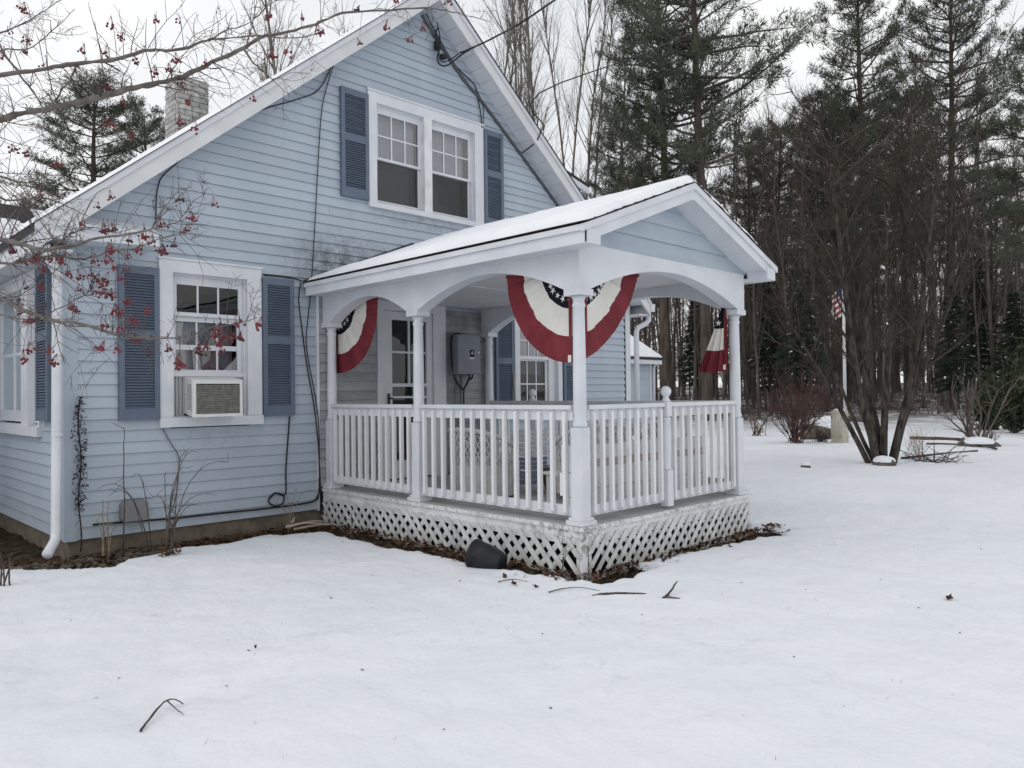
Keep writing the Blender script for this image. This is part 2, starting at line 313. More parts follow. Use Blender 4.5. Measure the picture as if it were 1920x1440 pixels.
# ------------------------------------------------------------------ ground and snow
def vnoise(x, y, sc, seed):
    r = np.random.default_rng(seed); G = r.random((64, 64)); x = np.asarray(x)*sc; y = np.asarray(y)*sc
    xi = np.floor(x).astype(int); yi = np.floor(y).astype(int); fx = x-xi; fy = y-yi; fx = fx*fx*(3-2*fx); fy = fy*fy*(3-2*fy)
    g = lambda a, b: G[a % 64, b % 64]
    return (g(xi, yi)*(1-fx)+g(xi+1, yi)*fx)*(1-fy)+(g(xi, yi+1)*(1-fx)+g(xi+1, yi+1)*fx)*fy
def bare(x, y):
    """signed distance-like value: >0 inside the bare strip along house and porch"""
    w = np.interp(x, [-3, 0, 1.0, 1.5, 1.9, 2.14, 2.5, 2.94, 3.26, 3.67, 4.0, 4.3, 4.7], [-.6, -.4, -.25, .0, .5, .72, .45, .27, .45, .30, .55, .7, .7])
    a = y-(YW-w); a = np.where(x < 4.75, a, -9)
    b = np.minimum(x-(XP-np.interp(y, [3.9, 4.2, 4.6, 5.3, 6.0, 7.0, 8], [.10, .20, .27, .24, .27, .34, .42])), np.minimum(y-3.65, 9-y)); b = np.where(x > 5.2, -9, b)
    c = np.minimum(y-(YP-np.interp(x, [4.4, 5, 6, 6.8, 7.3, 7.6], [.0, .04, .13, .17, .30, .2])), np.minimum(x-4.5, 7.62-x)); c = np.where(y > 8, -9, c)
    return np.maximum(a, np.maximum(b, c))
def zg(x, y):  # snow height
    x = np.asarray(x, float); y = np.asarray(y, float)
    z = .02+.05*(vnoise(x+50, y+50, .45, 1)-.5)+.03*(vnoise(x+50, y+50, 1.3, 2)-.5)+.014*(vnoise(x, y, 4.1, 3)-.5)+.008*(vnoise(x, y, 11, 4)-.5)
    far = np.clip((np.hypot(x, y)-22)/20, 0, 1); z = z+far*(.5*(vnoise(x+90, y+90, .09, 5)-.5)+.25*(vnoise(x, y, .3, 6)-.5))
    z = z+np.clip((.78*x+.62*y-30)/45, 0, 1.2)*1.5
    bd = bare(x, y)+.10*(vnoise(x, y, 5, 8)-.5)+.07*(vnoise(x, y, 13, 9)-.5)
    s = np.clip((bd+.10)/.16, 0, 1); s = s*s*(3-2*s)
    z = z-s*.16-np.clip(bd, 0, .3)*.2
    for (px_, py_, dx_, sg_) in ((1.43, 3.75, .035, .07), (1.6, 3.6, .03, .06), (1.25, 3.75, .02, .08), (1.05, 4.05, .02, .07), (2.3, 2.7, .02, .07), (2.6, 2.5, .02, .08), (.95, 4.4, .02, .06), (6.2, 2.6, .02, .1), (8.2, 2.2, .03, .12), (9.0, 3.0, .03, .12)):
        z = z-dx_*np.exp(-((x-px_)**2+(y-py_)**2)/(2*sg_**2))
    z = z+.007*(vnoise(x+33, y+33, 7.3, 14)-.5)+.006*(vnoise(x+7, y+3, 17, 15)-.5)
    rp = np.random.default_rng(404)
    for _ in range(95):
        if _ < 50: px_, py_, dx_, sg_ = rp.uniform(.4, 2.3), rp.uniform(2.6, 5.2), rp.uniform(.006, .016), rp.uniform(.045, .075)
        else: px_, py_, dx_, sg_ = rp.uniform(5.5, 15), rp.uniform(.6, 5.5), rp.uniform(.012, .03), rp.uniform(.07, .14)
        m_ = (abs(x-px_) < .5) & (abs(y-py_) < .5); z = z-np.where(m_, dx_*np.exp(-((x-px_)**2+(y-py_)**2)/(2*sg_**2)), 0)
    inside = (x > 2.3) & (y > YW+.3) & (x < 10.2) & (y < 15.5)
    return np.where(inside, -.3, z)
def axis(lo, a, b, hi, fine, ng):
    mid = np.arange(a, b, fine); g = np.geomspace(1, 1+abs(lo-a), ng)-1; h = np.geomspace(1, 1+abs(hi-b), ng)-1
    return np.concatenate([(a-g)[::-1], mid[1:], b+h])
gx = axis(-300, -.5, 8.2, 500, .045, 90); gy = axis(-300, -.5, 8.6, 500, .045, 90)
X, Y = np.meshgrid(gx, gy, indexing='ij'); Z = zg(X, Y)
nx, ny = len(gx), len(gy); idx = np.arange(nx*ny).reshape(nx, ny)
F = np.stack([idx[:-1, :-1], idx[1:, :-1], idx[1:, 1:], idx[:-1, 1:]], -1).reshape(-1, 4)
link('snow_ground', np_mesh('snow_ground', np.stack([X, Y, Z], -1).reshape(-1, 3), np.zeros((0, 3), int), F, 'snow'), kind='structure')
sx = np.arange(-2, 8.6, .07); sy = np.arange(3.3, 12.5, .07); X, Y = np.meshgrid(sx, sy, indexing='ij')
Z = -.045+.05*(vnoise(X, Y, 3, 21)-.5)+.05*(vnoise(X, Y, 9, 22)-.5)+.03*(vnoise(X, Y, 21, 23)-.5)
edge = np.minimum(np.minimum(X+2, 8.5-X), np.minimum(Y-3.3, 12.4-Y)); Z = np.where(edge < .3, -.2, Z)
nx, ny = len(sx), len(sy); idx = np.arange(nx*ny).reshape(nx, ny)
F = np.stack([idx[:-1, :-1], idx[1:, :-1], idx[1:, 1:], idx[:-1, 1:]], -1).reshape(-1, 4)
link('bare_ground', np_mesh('bare_ground', np.stack([X, Y, Z], -1).reshape(-1, 3), np.zeros((0, 3), int), F, 'soil'), kind='structure')
def sz(x, y): return float(zg(x, y))

# ------------------------------------------------------------------ house
G = lambda u, d, z: (u, YW-d, z)
LWX = 2.01
LW = lambda u, d, z: (LWX-d, u, z)
def mbox(mb, f, u0, u1, d0, d1, z0, z1):
    p = [f(u, d, z) for z in (z0, z1) for (u, d) in ((u0, d0), (u1, d0), (u1, d1), (u0, d1))]
    return mb.hexa(p)
EXP = .1097
def boards(parent, f, z0, z1, E, xl, xr, holes, m, dback=-.09, d0=.019, d1=.003, split=3.7, seed=3, name='clapboard'):
    rr = random.Random(seed); z = z0; i = 0
    while z < z1-1e-4:
        zt = min(z+E, z1); a0, a1, b0, b1 = xl(z), xl(zt), xr(z), xr(zt)
        if b0-a0 < .02: break
        if b1 < a1: a1 = b1 = (a1+b1)/2
        cuts = []
        for (h0, h1, g0, g1) in holes:
            if z < g1 and zt > g0 and h1 > a0 and h0 < b0: cuts.append((max(h0, a0), min(h1, b0)))
        cuts.sort(); segs = []; cur0, cur1 = a0, a1
        for h0, h1 in cuts:
            if h0 > cur0: segs.append((cur0, cur1, h0, h0))
            cur0 = cur1 = h1
        segs.append((cur0, cur1, b0, b1))
        out = []
        for s in segs:
            w = s[2]-s[0]
            if w > split and s is not None:
                c = s[0]+w*rr.uniform(.25, .75); c = min(max(c, s[1]+.1), s[3]-.1)
                out += [(s[0], s[1], c-.0015, c-.0015), (c+.0015, c+.0015, s[2], s[3])] if c > s[0] else [s]
            else: out.append(s)
        for (p0, p1, q0, q1) in out:
            if q0-p0 < .015: continue
            mb = MB(); j = rr.uniform(-.001, .001)
            mb.hexa([f(p0, d0+j, z), f(q0, d0+j, z), f(q0, dback, z), f(p0, dback, z), f(p1, d1, zt-.001), f(q1, d1, zt-.001), f(q1, dback, zt-.001), f(p1, dback, zt-.001)])
            mb.build(name, m, parent)
        z += E; i += 1
HX0, HX1, HYB = 2.01, 10.515, 15.6
HC = 6.23; EZ, AZ, SL = 2.968, 6.72, .833     # top line of the rake at its front plane
ztop = lambda x: AZ-SL*abs(x-HC)
house = thing('house', 'pale blue clapboard house with a steep snow-edged gable and blue louvred shutters', 'house', (6.2, 11.5, 0))
# windows: outer casing rect (x0,x1,z0,z1), opening rect
UW = ((5.29, 7.19), (3.735, 5.16)); LWN = ((2.826, 3.895), (1.147, 2.819)); RW = ((7.764, 8.781), (1.08, 2.62))
holes = [(5.36, 7.06, 3.80, 5.03), (2.93, 3.76, 1.24, 2.70), (7.86, 8.70, 1.18, 2.52)]
zl = lambda z: HX0 if z < 3.0 else max(HX0, HC-(AZ-.20-z)/SL)
zr = lambda z: HX1-.12 if z < 3.0 else min(HX1-.12, HC+(AZ-.20-z)/SL)
# vinyl: left part of ground floor, right part, and everything above the porch
z_p = .148+EXP*22      # 2.561: course line behind the porch eave
boards(house, G, .148, z_p, EXP, lambda z: 2.10, lambda z: 4.565, holes, 'vinyl', split=9)
boards(house, G, .148, z_p, EXP, lambda z: 7.33, lambda z: HX1-.13, holes, 'vinyl', split=9, seed=5)
boards(house, G, z_p, 6.52, EXP, zl, zr, holes, 'vinyl', split=4.2, seed=9)
boards(house, G, .40, 2.60, EXP, lambda z: 4.60, lambda z: 7.328, [(5.46, 6.42, 0, 2.55)], 'old_siding', split=9, seed=4)
hl = [(8.66, 11.5, 1.16, 2.62)]
boards(house, LW, .148, 2.66, EXP, lambda z: YW+.0, lambda z: HYB, hl, 'vinyl', split=9, seed=6)
# plain outer walls away from view
mb = MB(); mb.box(HX1-.1, HX1-.004, YW+.1, HYB, .1, 2.9); mb.box(HX0+.1, HX1, HYB-.1, HYB, .1, 2.9)
mb.prism([(HX0+.1, 2.9), (HX1-.1, 2.9), (HC, 6.4)], lambda u, w, h: (u, h, w), HYB-.1, HYB); mb.build('wall', 'vinyl', house)
mb = MB(); mb.prism([(HX0+.3, .1), (HX1-.3, .1), (HX1-.3, 2.7), (HC, 6.1), (HX0+.3, 2.7)], lambda u, w, h: (u, h, w), YW+3.2, YW+3.3); mb.box(HX0+.3, HX1-.3, YW+.4, YW+3.2, .25, .3); mb.build('dark_room_backing', 'dark', house)  # wall and floor coloured near-black to give the unlit room behind the panes
mb = MB(); mb.box(HX0+.02, HX1-.05, YW+.02, YW+.25, -.35, .148); mb.box(HX0+.02, HX0+.25, YW+.25, HYB, -.35, .148); mb.box(HX1-.25, HX1-.02, YW+.25, HYB, -.35, .148); mb.build('foundation', 'foundation', house)
# corner boards
mb = MB(); mbox(mb, G, HX0-.022, 2.10, -.01, .026, .14, 2.96); mb.box(HX0-.0225, HX0+.05, YW-.02, YW+.075, .142, 2.66); mb.build('corner_board', 'vinyl', house)
mb = MB(); mbox(mb, G, 10.405, HX1+.012, -.05, .028, .14, 2.9); mb.build('corner_board', 'white', house)
mb = MB(); mbox(mb, G, 4.567, 4.60, -.02, .024, .13, 2.6); mb.build('corner_trim', 'white', house)
mb = MB(); mbox(mb, G, 10.375, 10.403, -.02, .010, .14, 2.86); mb.build('corner_groove', 'dark', house)
# ---- windows
def casing(parent, f, o, op, m='white', sill=True, d=.036, deep=.12):
    (x0, x1), (z0, z1) = o; (a0, a1), (b0, b1) = op; mb = MB()
    mbox(mb, f, x0, a0, -.02, d, b0, z1); mbox(mb, f, a1, x1, -.02, d, b0, z1); mbox(mb, f, a0, a1, -.02, d-.0006, b1, z1)
    mbox(mb, f, x0-.004, x1+.004, -.02, d+.022, z0, b0-.001)
    mbox(mb, f, x0-.012, x1+.012, .002, d+.012, z1+.001, z1+.022)
    # jamb liner
    mbox(mb, f, a0-.02, a0+.018, -deep, -.021, b0, b1); mbox(mb, f, a1-.018, a1+.02, -deep, -.021, b0, b1); mbox(mb, f, a0+.018, a1-.018, -deep, -.021, b1-.02, b1+.02); mbox(mb, f, a0+.018, a1-.018, -deep, -.021, b0-.02, b0+.012)
    return mb.build('window', m, parent)
def sash(win, f, x0, x1, z0, z1, d, cols, rows, gm='glass', st=.045, th=.03, mun=.018, bot=None, top=None, screen=False):
    bot = bot or st; top = top or st
    mb = MB(); mbox(mb, f, x0, x0+st, d-th, d, z0, z1); mbox(mb, f, x1-st, x1, d-th, d, z0, z1); mbox(mb, f, x0+st, x1-st, d-th, d-.0005, z0, z0+bot); mbox(mb, f, x0+st, x1-st, d-th, d-.0005, z1-top, z1)
    mb.build('sash', 'white', win)
    gx0, gx1, gz0, gz1 = x0+st, x1-st, z0+bot, z1-top
    for i in range(1, cols):
        x = gx0+(gx1-gx0)*i/cols; mb = MB(); mbox(mb, f, x-mun/2, x+mun/2, d-th+.004, d-.006, gz0, gz1); mb.build('muntin', 'white', win)
    for j in range(1, rows):
        z = gz0+(gz1-gz0)*j/rows; mb = MB(); mbox(mb, f, gx0, gx1, d-th+.005, d-.007, z-mun/2, z+mun/2); mb.build('muntin', 'white', win)
    for i in range(cols):
        for j in range(rows):
            a = gx0+(gx1-gx0)*i/cols; b = gx0+(gx1-gx0)*(i+1)/cols; c = gz0+(gz1-gz0)*j/rows; e = gz0+(gz1-gz0)*(j+1)/rows
            mb = MB(); mb.add([f(a, d-.016, c), f(b, d-.016, c), f(b, d-.016, e), f(a, d-.016, e)], [(0, 1, 2, 3)]); mb.build('pane', gm, win)
    if screen:
        mb = MB(); mb.add([f(gx0-.01, d+.006, gz0-.01), f(gx1+.01, d+.006, gz0-.01), f(gx1+.01, d+.006, gz1+.01), f(gx0-.01, d+.006, gz1+.01)], [(0, 1, 2, 3)]); mb.build('screen', 'screen', win)
        mb = MB(); 
        for a, b, c, e in ((gx0-.02, gx0-.004, gz0-.02, gz1+.02), (gx1+.004, gx1+.02, gz0-.02, gz1+.02), (gx0-.004, gx1+.004, gz0-.02, gz0-.004), (gx0-.004, gx1+.004, gz1+.004, gz1+.02)): mbox(mb, f, a, b, d+.001, d+.012, c, e)
        mb.build('screen_frame', 'white', win)
def curtain(win, f, x0, x1, z0, z1, d, m='curtain', n=9, amp=.02, seed=0):
    rr = random.Random(seed); k = n*6; v = []; ph = rr.uniform(0, 6)
    for i in range(k+1):
        x = x0+(x1-x0)*i/k; y = d+amp*math.sin(i*2*math.pi/6+ph+.6*math.sin(i*.37))
        v += [f(x, y, z0), f(x, y*1.0+.004*math.sin(i), z1)]
    mb = MB(); mb.add(v, [(2*i, 2*i+2, 2*i+3, 2*i+1) for i in range(k)], True); mb.build('curtain', m, win)
# upper double window
w = casing(house, G, UW, ((5.414, 7.03), (3.80, 5.03)))
mb = MB(); mbox(mb, G, 6.15, 6.275, -.12, .0355, 3.80, 5.03); mb.build('mullion', 'white_worn', w)
for x0, x1 in ((5.432, 6.149), (6.276, 7.012)):
    sash(w, G, x0, x1, 4.36, 5.01, -.035, 3, 2, top=.075, bot=.03)
    sash(w, G, x0, x1, 3.812, 4.385, -.068, 1, 1, gm='glass_dark', bot=.05, top=.03, screen=True)
    curtain(w, G, x0+.03, x1-.03, 4.40, 4.98, -.16, 'curtain', 8, .012, int(x0*9))
    curtain(w, G, x0+.03, x1-.13, 3.83, 4.40, -.13, 'blind', 3, .003, int(x0*7))
# lower window with the air conditioner
w = casing(house, G, LWN, ((2.959, 3.735), (1.243, 2.694)))
sash(w, G, 2.978, 3.715, 2.27, 2.675, -.045, 3, 1, gm='glass_dark', top=.085, bot=.04)
sash(w, G, 2.978, 3.715, 1.675, 2.268, -.078, 3, 2, gm='glass', top=.05, bot=.05)
mb = MB(); mbox(mb, G, 2.978, 3.716, -.076, -.03, 1.655, 1.70); mb.build('storm_rail', 'white', w)
mb = MB(); mbox(mb, G, 3.0, 3.70, -.14, -.09, 1.93, 1.965); mb.build('inner_rail', 'white', w)
curtain(w, G, 3.02, 3.68, 1.70, 2.22, -.22, 'blind', 10, .015, 2)
mb = MB()
for i in range(7): mbox(mb, G, 2.978+.018*i, 2.978+.018*i+.012, -.085, -.06-.01*(i % 2), 1.256, 1.655)
mbox(mb, G, 2.978, 3.10, -.09, -.0851, 1.256, 1.655); mb.build('side_panel', 'accordion', w)
mb = MB(); mbox(mb, G, 3.60, 3.716, -.09, -.07, 1.256, 1.655); mb.build('side_panel', 'accordion', w)
# window beyond the porch
w = casing(house, G, RW, ((7.864, 8.69), (1.18, 2.52)))
sash(w, G, 7.88, 8.55, 1.945, 2.50, -.035, 3, 2); sash(w, G, 7.88, 8.55, 1.195, 1.965, -.068, 3, 2, gm='glass_dark')
mb = MB(); mbox(mb, G, 8.551, 8.672, -.1, -.03, 1.195, 2.50); mb.build('side_jamb', 'white', w)
curtain(w, G, 7.9, 8.53, 1.72, 2.48, -.18, 'curtain', 9, .02, 5)
# left wall window (two lights, the far one runs out of the picture)
w = casing(house, LW, ((8.60, 11.6), (1.07, 2.70)), ((8.66, 11.54), (1.165, 2.60)))
sash(w, LW, 8.675, 9.055, 1.20, 2.585, -.03, 1, 1, st=.03, bot=.12); sash(w, LW, 9.32, 10.62, 1.20, 2.585, -.03, 2, 2, st=.03, bot=.12, mun=.035)
mb = MB(); mbox(mb, LW, 9.056, 9.319, -.1, .036, 1.165, 2.60); mb.build('mullion', 'white', w)
mb = MB(); mbox(mb, LW, 8.70, 9.03, -.028, -.008, 1.94, 1.975); mb.build('muntin', 'white', w)
curtain(w, LW, 8.69, 9.04, 1.3, 2.57, -.16, 'curtain', 4, .02, 8); curtain(w, LW, 9.35, 10.6, 1.3, 2.57, -.16, 'curtain', 12, .03, 9)
# ---- shutters
LOUV = {}
def shutter(f, x0, x1, z0, z1, mid=.55, d=.026):
    mb = MB(); s = .05; zm = z0+(z1-z0)*mid
    fr = .075
    mbox(mb, f, x0, x0+s, .012, d+.03, z0, z1); mbox(mb, f, x1-s, x1, .012, d+.03, z0, z1)
    for a, b in ((z0, z0+fr*1.5), (zm-.045, zm+.045), (z1-fr, z1)): mbox(mb, f, x0+s, x1-s, .012, d+.028, a, b)
    mbox(mb, f, x0+s, x1-s, .010, .016, z0+fr, z1-fr)
    o = mb.build('shutter', 'shutter', house)
    for a, b in ((z0+fr*1.5, zm-.045), (zm+.045, z1-fr)):
        n = int((b-a)/.0265); st = (b-a)/n
        for i in range(n):
            z = a+st*i; p = [f(x0+s, d+.022, z+.002), f(x1-s, d+.022, z+.002), f(x1-s, d+.026, z+.007), f(x0+s, d+.026, z+.007), f(x0+s, d-.004, z+st-.001), f(x1-s, d-.004, z+st-.001), f(x1-s, d, z+st+.004), f(x0+s, d, z+st+.004)]
            mb = MB(); mb.hexa(p); mb.build('louver', 'shutter', o)
    return o
shutter(G, 2.448, 2.822, 1.231, 2.715); shutter(G, 3.905, 4.274, 1.231, 2.735)
shutter(G, 4.902, 5.286, 3.80, 5.095); shutter(G, 7.196, 7.555, 3.78, 5.125)
shutter(G, 7.371, 7.73, 1.10, 2.56); shutter(G, 8.80, 9.12, 1.10, 2.56)
shutter(LW, 8.12, 8.55, 1.232, 2.70, d=.05)
# ---- main roof
def slab(x0, x1, off0, off1):   # between two parallel lines below the top line
    return [(x0, ztop(x0)-off0), (x1, ztop(x1)-off0), (x1, ztop(x1)-off1), (x0, ztop(x0)-off1)]
XZ = lambda u, w, h: (u, h, w)
XE0, XE1 = 1.70, 10.76; YF = 7.55
mb = MB(); mb.prism(slab(XE0, HC, -.012, .05), XZ, YF+.0, HYB+.3); mb.prism(slab(HC, XE1, -.012, .05), XZ, YF+.0, HYB+.3); mb.build('roof', 'shingle', house)
mb = MB(); mb.prism(slab(XE0+.01, HC, .0, .225), XZ, YF-.022, YF+.02); mb.build('rake_board', 'rake_white', house)
mb = MB(); mb.prism(slab(HC, XE1-.01, .0, .225), XZ, YF-.022, YF+.02); mb.build('rake_board', 'rake_white', house)
mb = MB(); mb.prism(slab(XE0, HC-.02, -.012, .055), XZ, YF-.045, YF-.023); mb.build('rake_moulding', 'white', house)
mb = MB(); mb.prism(slab(HC+.02, XE1, -.012, .055), XZ, YF-.045, YF-.023); mb.build('rake_moulding', 'white', house)
mb = MB(); mb.prism(slab(XE0-.01, HC, -.022, -.0125), XZ, YF-.06, YF+.3); mb.prism(slab(HC, XE1+.01, -.022, -.0125), XZ, YF-.06, YF+.3); mb.build('drip_edge', 'cable', house)
# soffit under the rakes: separate panels on the right slope, one sheet on the left
dx = .155
for i in range(28):
    x0 = HC+dx*i; x1 = x0+dx-.006; mb = MB(); mb.prism([(x0, ztop(x0)-.195), (x1, ztop(x1)-.195), (x1, ztop(x1)-.207), (x0, ztop(x0)-.207)], XZ, YF+.021, YW+.05); mb.build('soffit_panel', 'white', house)
mb = MB(); mb.prism(slab(XE0+.3, HC-.004, .195, .207), XZ, YF+.021, YW+.05); mb.prism(slab(XE0+.3, HC-.004, .170, .18), XZ, YF+.021, YW+.05); mb.prism(slab(HC+.004, XE1-.3, .170, .18), XZ, YF+.021, YW+.05); mb.build('soffit', 'white', house)
# eave return, left eave box and gutter, right eave
mb = MB(); mb.prism([(1.72, 2.845), (2.74, 2.885), (2.74, 3.0), (1.72, 2.99)], XZ, YF-.012, YW+.0); mb.add([(1.72, YF-.012, 2.992), (2.74, YF-.012, 3.003), (2.74, YW-.03, 3.12), (1.72, YW-.03, 3.13)], [(0, 1, 2, 3)])
mb.prism([(1.70, 2.955), (2.76, 2.975), (2.76, 3.008), (1.70, 2.995)], XZ, YF-.04, YF-.0125); mb.build('eave_return', 'white', house)
mb = MB(); mb.box(1.73, 1.76, YF+.03, HYB+.2, 2.745, 2.94); mb.box(1.76, LWX+.0, YF+.03, HYB+.2, 2.75, 2.77); mb.box(LWX-.03, LWX+.02, YW+.09, HYB, 2.662, 2.749); mb.build('eave', 'white', house)
mb = MB(); mb.box(XE1-.04, XE1-.01, YF+.03, HYB+.2, 2.72, 2.93); mb.box(HX1-.02, XE1-.04, YF+.03, HYB+.2, 2.73, 2.75); mb.build('eave', 'white', house)
mb = MB(); mb.prism([(10.76, 2.80), (10.86, 2.80), (10.88, 2.93), (10.75, 2.93)], XZ, YF-.03, HYB+.2); mb.build('gutter', 'white', house)
# snow lying on the main roof
def snowslab(x0, x1, t, y0, y1, nm, parent, zt, seed, nxs=40, nys=24, edge=.03):
    v = []; f = []; rr = np.random.default_rng(seed)
    for i in range(nxs+1):
        for j in range(nys+1):
            a = i/nxs; b = j/nys; x = x0+(x1-x0)*a; y = y0+(y1-y0)*b
            e = min(a*(abs(x1-x0))/.06, (1-a)*abs(x1-x0)/.06, b*(y1-y0)/.05, (1-b)*(y1-y0)/.05, 1)
            e = math.sqrt(max(e, 0)); h = t*e*(.75+.5*float(vnoise(x*1.7+20, y*1.7+20, 1.3, seed)))+.012*e*(float(vnoise(x+9, y+9, 9, seed+1))-.5)
            jx = (float(vnoise(y+5, x+5, 4.5, seed+2))-.5)*edge*(1 if i in (0, nxs) else 0); jy = (float(vnoise(x+15, y+5, 4.5, seed+3))-.5)*edge*2*(1 if j in (0, nys) else 0)
            v.append((x+jx, y+jy, zt(x+jx)+max(h, 0)-(.003 if e == 0 else 0)))
    n = nys+1
    f = [(i*n+j, (i+1)*n+j, (i+1)*n+j+1, i*n+j+1) for i in range(nxs) for j in range(nys)]
    mb = MB(); mb.add(v, f, True); return mb.build(nm, 'roof_snow', parent, kind='stuff')
snowslab(XE0-.005, HC+.01, .042, YF-.045, YF+3, 'roof_snow', house, lambda x: ztop(x)+.024, 31, 90, 14, .02)
snowslab(HC, XE1, .042, YF-.02, YF+3, 'roof_snow', house, lambda x: ztop(x)+.024, 33, 60, 10)
# dormer on the far slope
mb = MB(); mb.prism([(8.6, 4.5), (11.2, 4.5), (11.2, 4.75), (8.6, 6.0)], XZ, 9.75, 12.5); mb.build('dormer', 'vinyl', house)
mb = MB(); mb.prism([(7.7, 6.35), (11.55, 5.42), (11.55, 5.50), (7.7, 6.43)], XZ, 9.5, 12.7); mb.build('dormer_roof', 'shingle', house)
mb = MB(); mb.prism([(9.0, 5.93), (11.56, 5.31), (11.56, 5.418), (9.0, 6.038)], XZ, 9.48, 9.52); mb.prism([(9.0, 5.80), (11.45, 5.20), (11.45, 5.30), (9.0, 5.90)], XZ, 9.6, 9.64); mb.prism([(9.0, 5.66), (11.35, 5.08), (11.35, 5.18), (9.0, 5.76)], XZ, 9.70, 9.74); mb.build('dormer_trim', 'white', house)
# chimney with its bricks
ch = MB(); CX, CY = 4.27, 11.05; ch.box(CX+.012, CX+.46-.012, CY+.012, CY+.45-.012, 4.6, 6.03); chim = ch.build('chimney', 'mortar', house)
bh = .0745; bl = .215
for k in range(15):
    z = 6.02-bh*(k+1)
    for face in (0, 1):
        W_ = .46 if face == 0 else .45; o = (.0 if k % 2 else -.105); u = o
        while u < W_-.02:
            a = max(u, 0); b = min(u+bl, W_)
            if b-a > .03:
                e = random.uniform(0, .006); mb = MB(); g = .005
                if face == 0: mb.box(CX+a+g, CX+b-g, CY-e, CY+.05, z+g, z+bh-g)
                else: mb.box(CX-e, CX+.05, CY+a+g+(.05 if a == 0 else 0), CY+b-g, z+g, z+bh-g)
                mb.build('brick', 'brick_white', chim)
            u += bl
mb = MB(); mb.box(CX+.02, CX+.44, CY+.02, CY+.43, 6.031, 6.06); mb.build('chimney_cap', 'mortar', chim)
# rear wing on the left, its snowy roof shows over the eave
mb = MB(); yr, zr_ = 13.0, 4.27; sl = .62
YZ = lambda u, w, h: (h, u, w)
mb.prism([(yr-2.6, zr_-2.6*sl), (yr, zr_), (yr+2.6, zr_-2.6*sl), (yr+2.6, zr_-2.6*sl-.06), (yr, zr_-.06), (yr-2.6, zr_-2.6*sl-.06)], YZ, -5, 4.2); mb.build('wing_roof', 'shingle', house)
mb = MB(); mb.prism([(yr-2.4, .2), (yr+2.4, .2), (yr+2.4, zr_-2.4*sl-.05), (yr, zr_-.05), (yr-2.4, zr_-2.4*sl-.05)], YZ, -4.8, 2.1); mb.build('wing', 'vinyl', house)
v = []; f = []; nxs, nys = 60, 24
for i in range(nxs+1):
    for j in range(nys+1):
        x = -4.9+8.0*i/nxs; y = yr-2.55+2.15*j/nys; p = float(vnoise(x+30, y+30, 1.1, 77))*.6+float(vnoise(x+30, y*2, 3.1, 78))*.4
        h = .035 if p > .25+.5*max(0, (j/nys-.80))*2.6 else -.03
        v.append((x, y, zr_-abs(y-yr)*sl+h))
mb = MB(); n = nys+1; mb.add(v, [(i*n+j, (i+1)*n+j, (i+1)*n+j+1, i*n+j+1) for i in range(nxs) for j in range(nys)], True); mb.build('wing_snow', 'roof_snow', house, kind='stuff')
# ---- door in the porch wall
mb = MB(); mbox(mb, G, 5.40, 5.50, -.02, .03, .385, 2.6); mbox(mb, G, 6.27, 6.475, -.02, .034, .385, 2.6); mbox(mb, G, 5.50, 6.27, -.02, .03, 2.49, 2.6); door = mb.build('door', 'white', house)
def drail(a0, a1, b0, b1): 
    mb = MB(); mbox(mb, G, a0, a1, -.03, .012, b0, b1); mb.build('door_rail', 'white', door)
drail(5.505, 5.625, .40, 2.485); drail(6.17, 6.265, .40, 2.485); drail(5.625, 6.17, 2.38, 2.484); drail(5.625, 6.17, .40, .62); drail(5.625, 6.17, 1.545, 1.585); drail(5.625, 6.17, 1.40, 1.425)
mb = MB(); mbox(mb, G, 5.885, 5.91, -.028, .004, 1.586, 2.379); mb.build('muntin', 'white', door)
mb = MB(); mbox(mb, G, 5.626, 6.169, -.027, .003, 1.965, 1.99); mb.build('muntin', 'white', door)
for a, b in ((.62, 1.40), (1.425, 1.545), (1.585, 2.38)):
    mb = MB(); mb.add([G(5.625, -.02, a), G(6.17, -.02, a), G(6.17, -.02, b), G(5.625, -.02, b)], [(0, 1, 2, 3)]); mb.build('pane', 'glass_dark', door)
mb = MB(); mbox(mb, G, 5.5, 6.27, -.09, -.07, .4, 2.49); mb.build('dark_door_backing', 'dark', door)  # near-black sheet painted as the unlit interior behind the door glass
mb = MB(); mbox(mb, G, 5.55, 5.58, .012, .03, 1.31, 1.46); mb.tube([G(5.565, .03, 1.40), G(5.565, .07, 1.40), G(5.60, .075, 1.395)], .011, 6); mb.build('handle', 'metal_dark', door)
# ---- downspouts (fixed to the house, parts of it)
mb = MB(); mb.tube([(1.80, 7.62, 2.80), (1.85, 7.67, 2.68), (1.915, 7.70, 2.56), (1.905, 7.70, 1.3), (1.895, 7.695, .26), (1.88, 7.67, .19), (1.79, 7.53, .11)], .042, 10, False)
mb.tube([(1.79, 7.53, .11), (1.785, 7.523, .107)], .045, 10); mb.tube([(1.91, 7.70, 1.14), (1.909, 7.70, 1.10)], .046, 10); mb.build('downspout', 'white', house)
mb = MB(); mb.tube([(10.82, 7.62, 2.80), (10.82, 7.62, 2.66), (10.78, 7.66, 2.60), (10.66, 7.72, 2.54), (10.63, 7.74, 2.46), (10.63, 7.74, .2)], .045, 10); mb.build('downspout', 'white', house)
# dryer vent
mb = MB(); c = (2.57, 7.80, .36); mb.prism([(2.47, .27), (2.67, .27), (2.69, .30), (2.69, .43), (2.65, .47), (2.49, .47), (2.45, .43), (2.45, .30)], XZ, 7.72, 7.81); mb.build('vent_hood', 'pvc_grey', house)
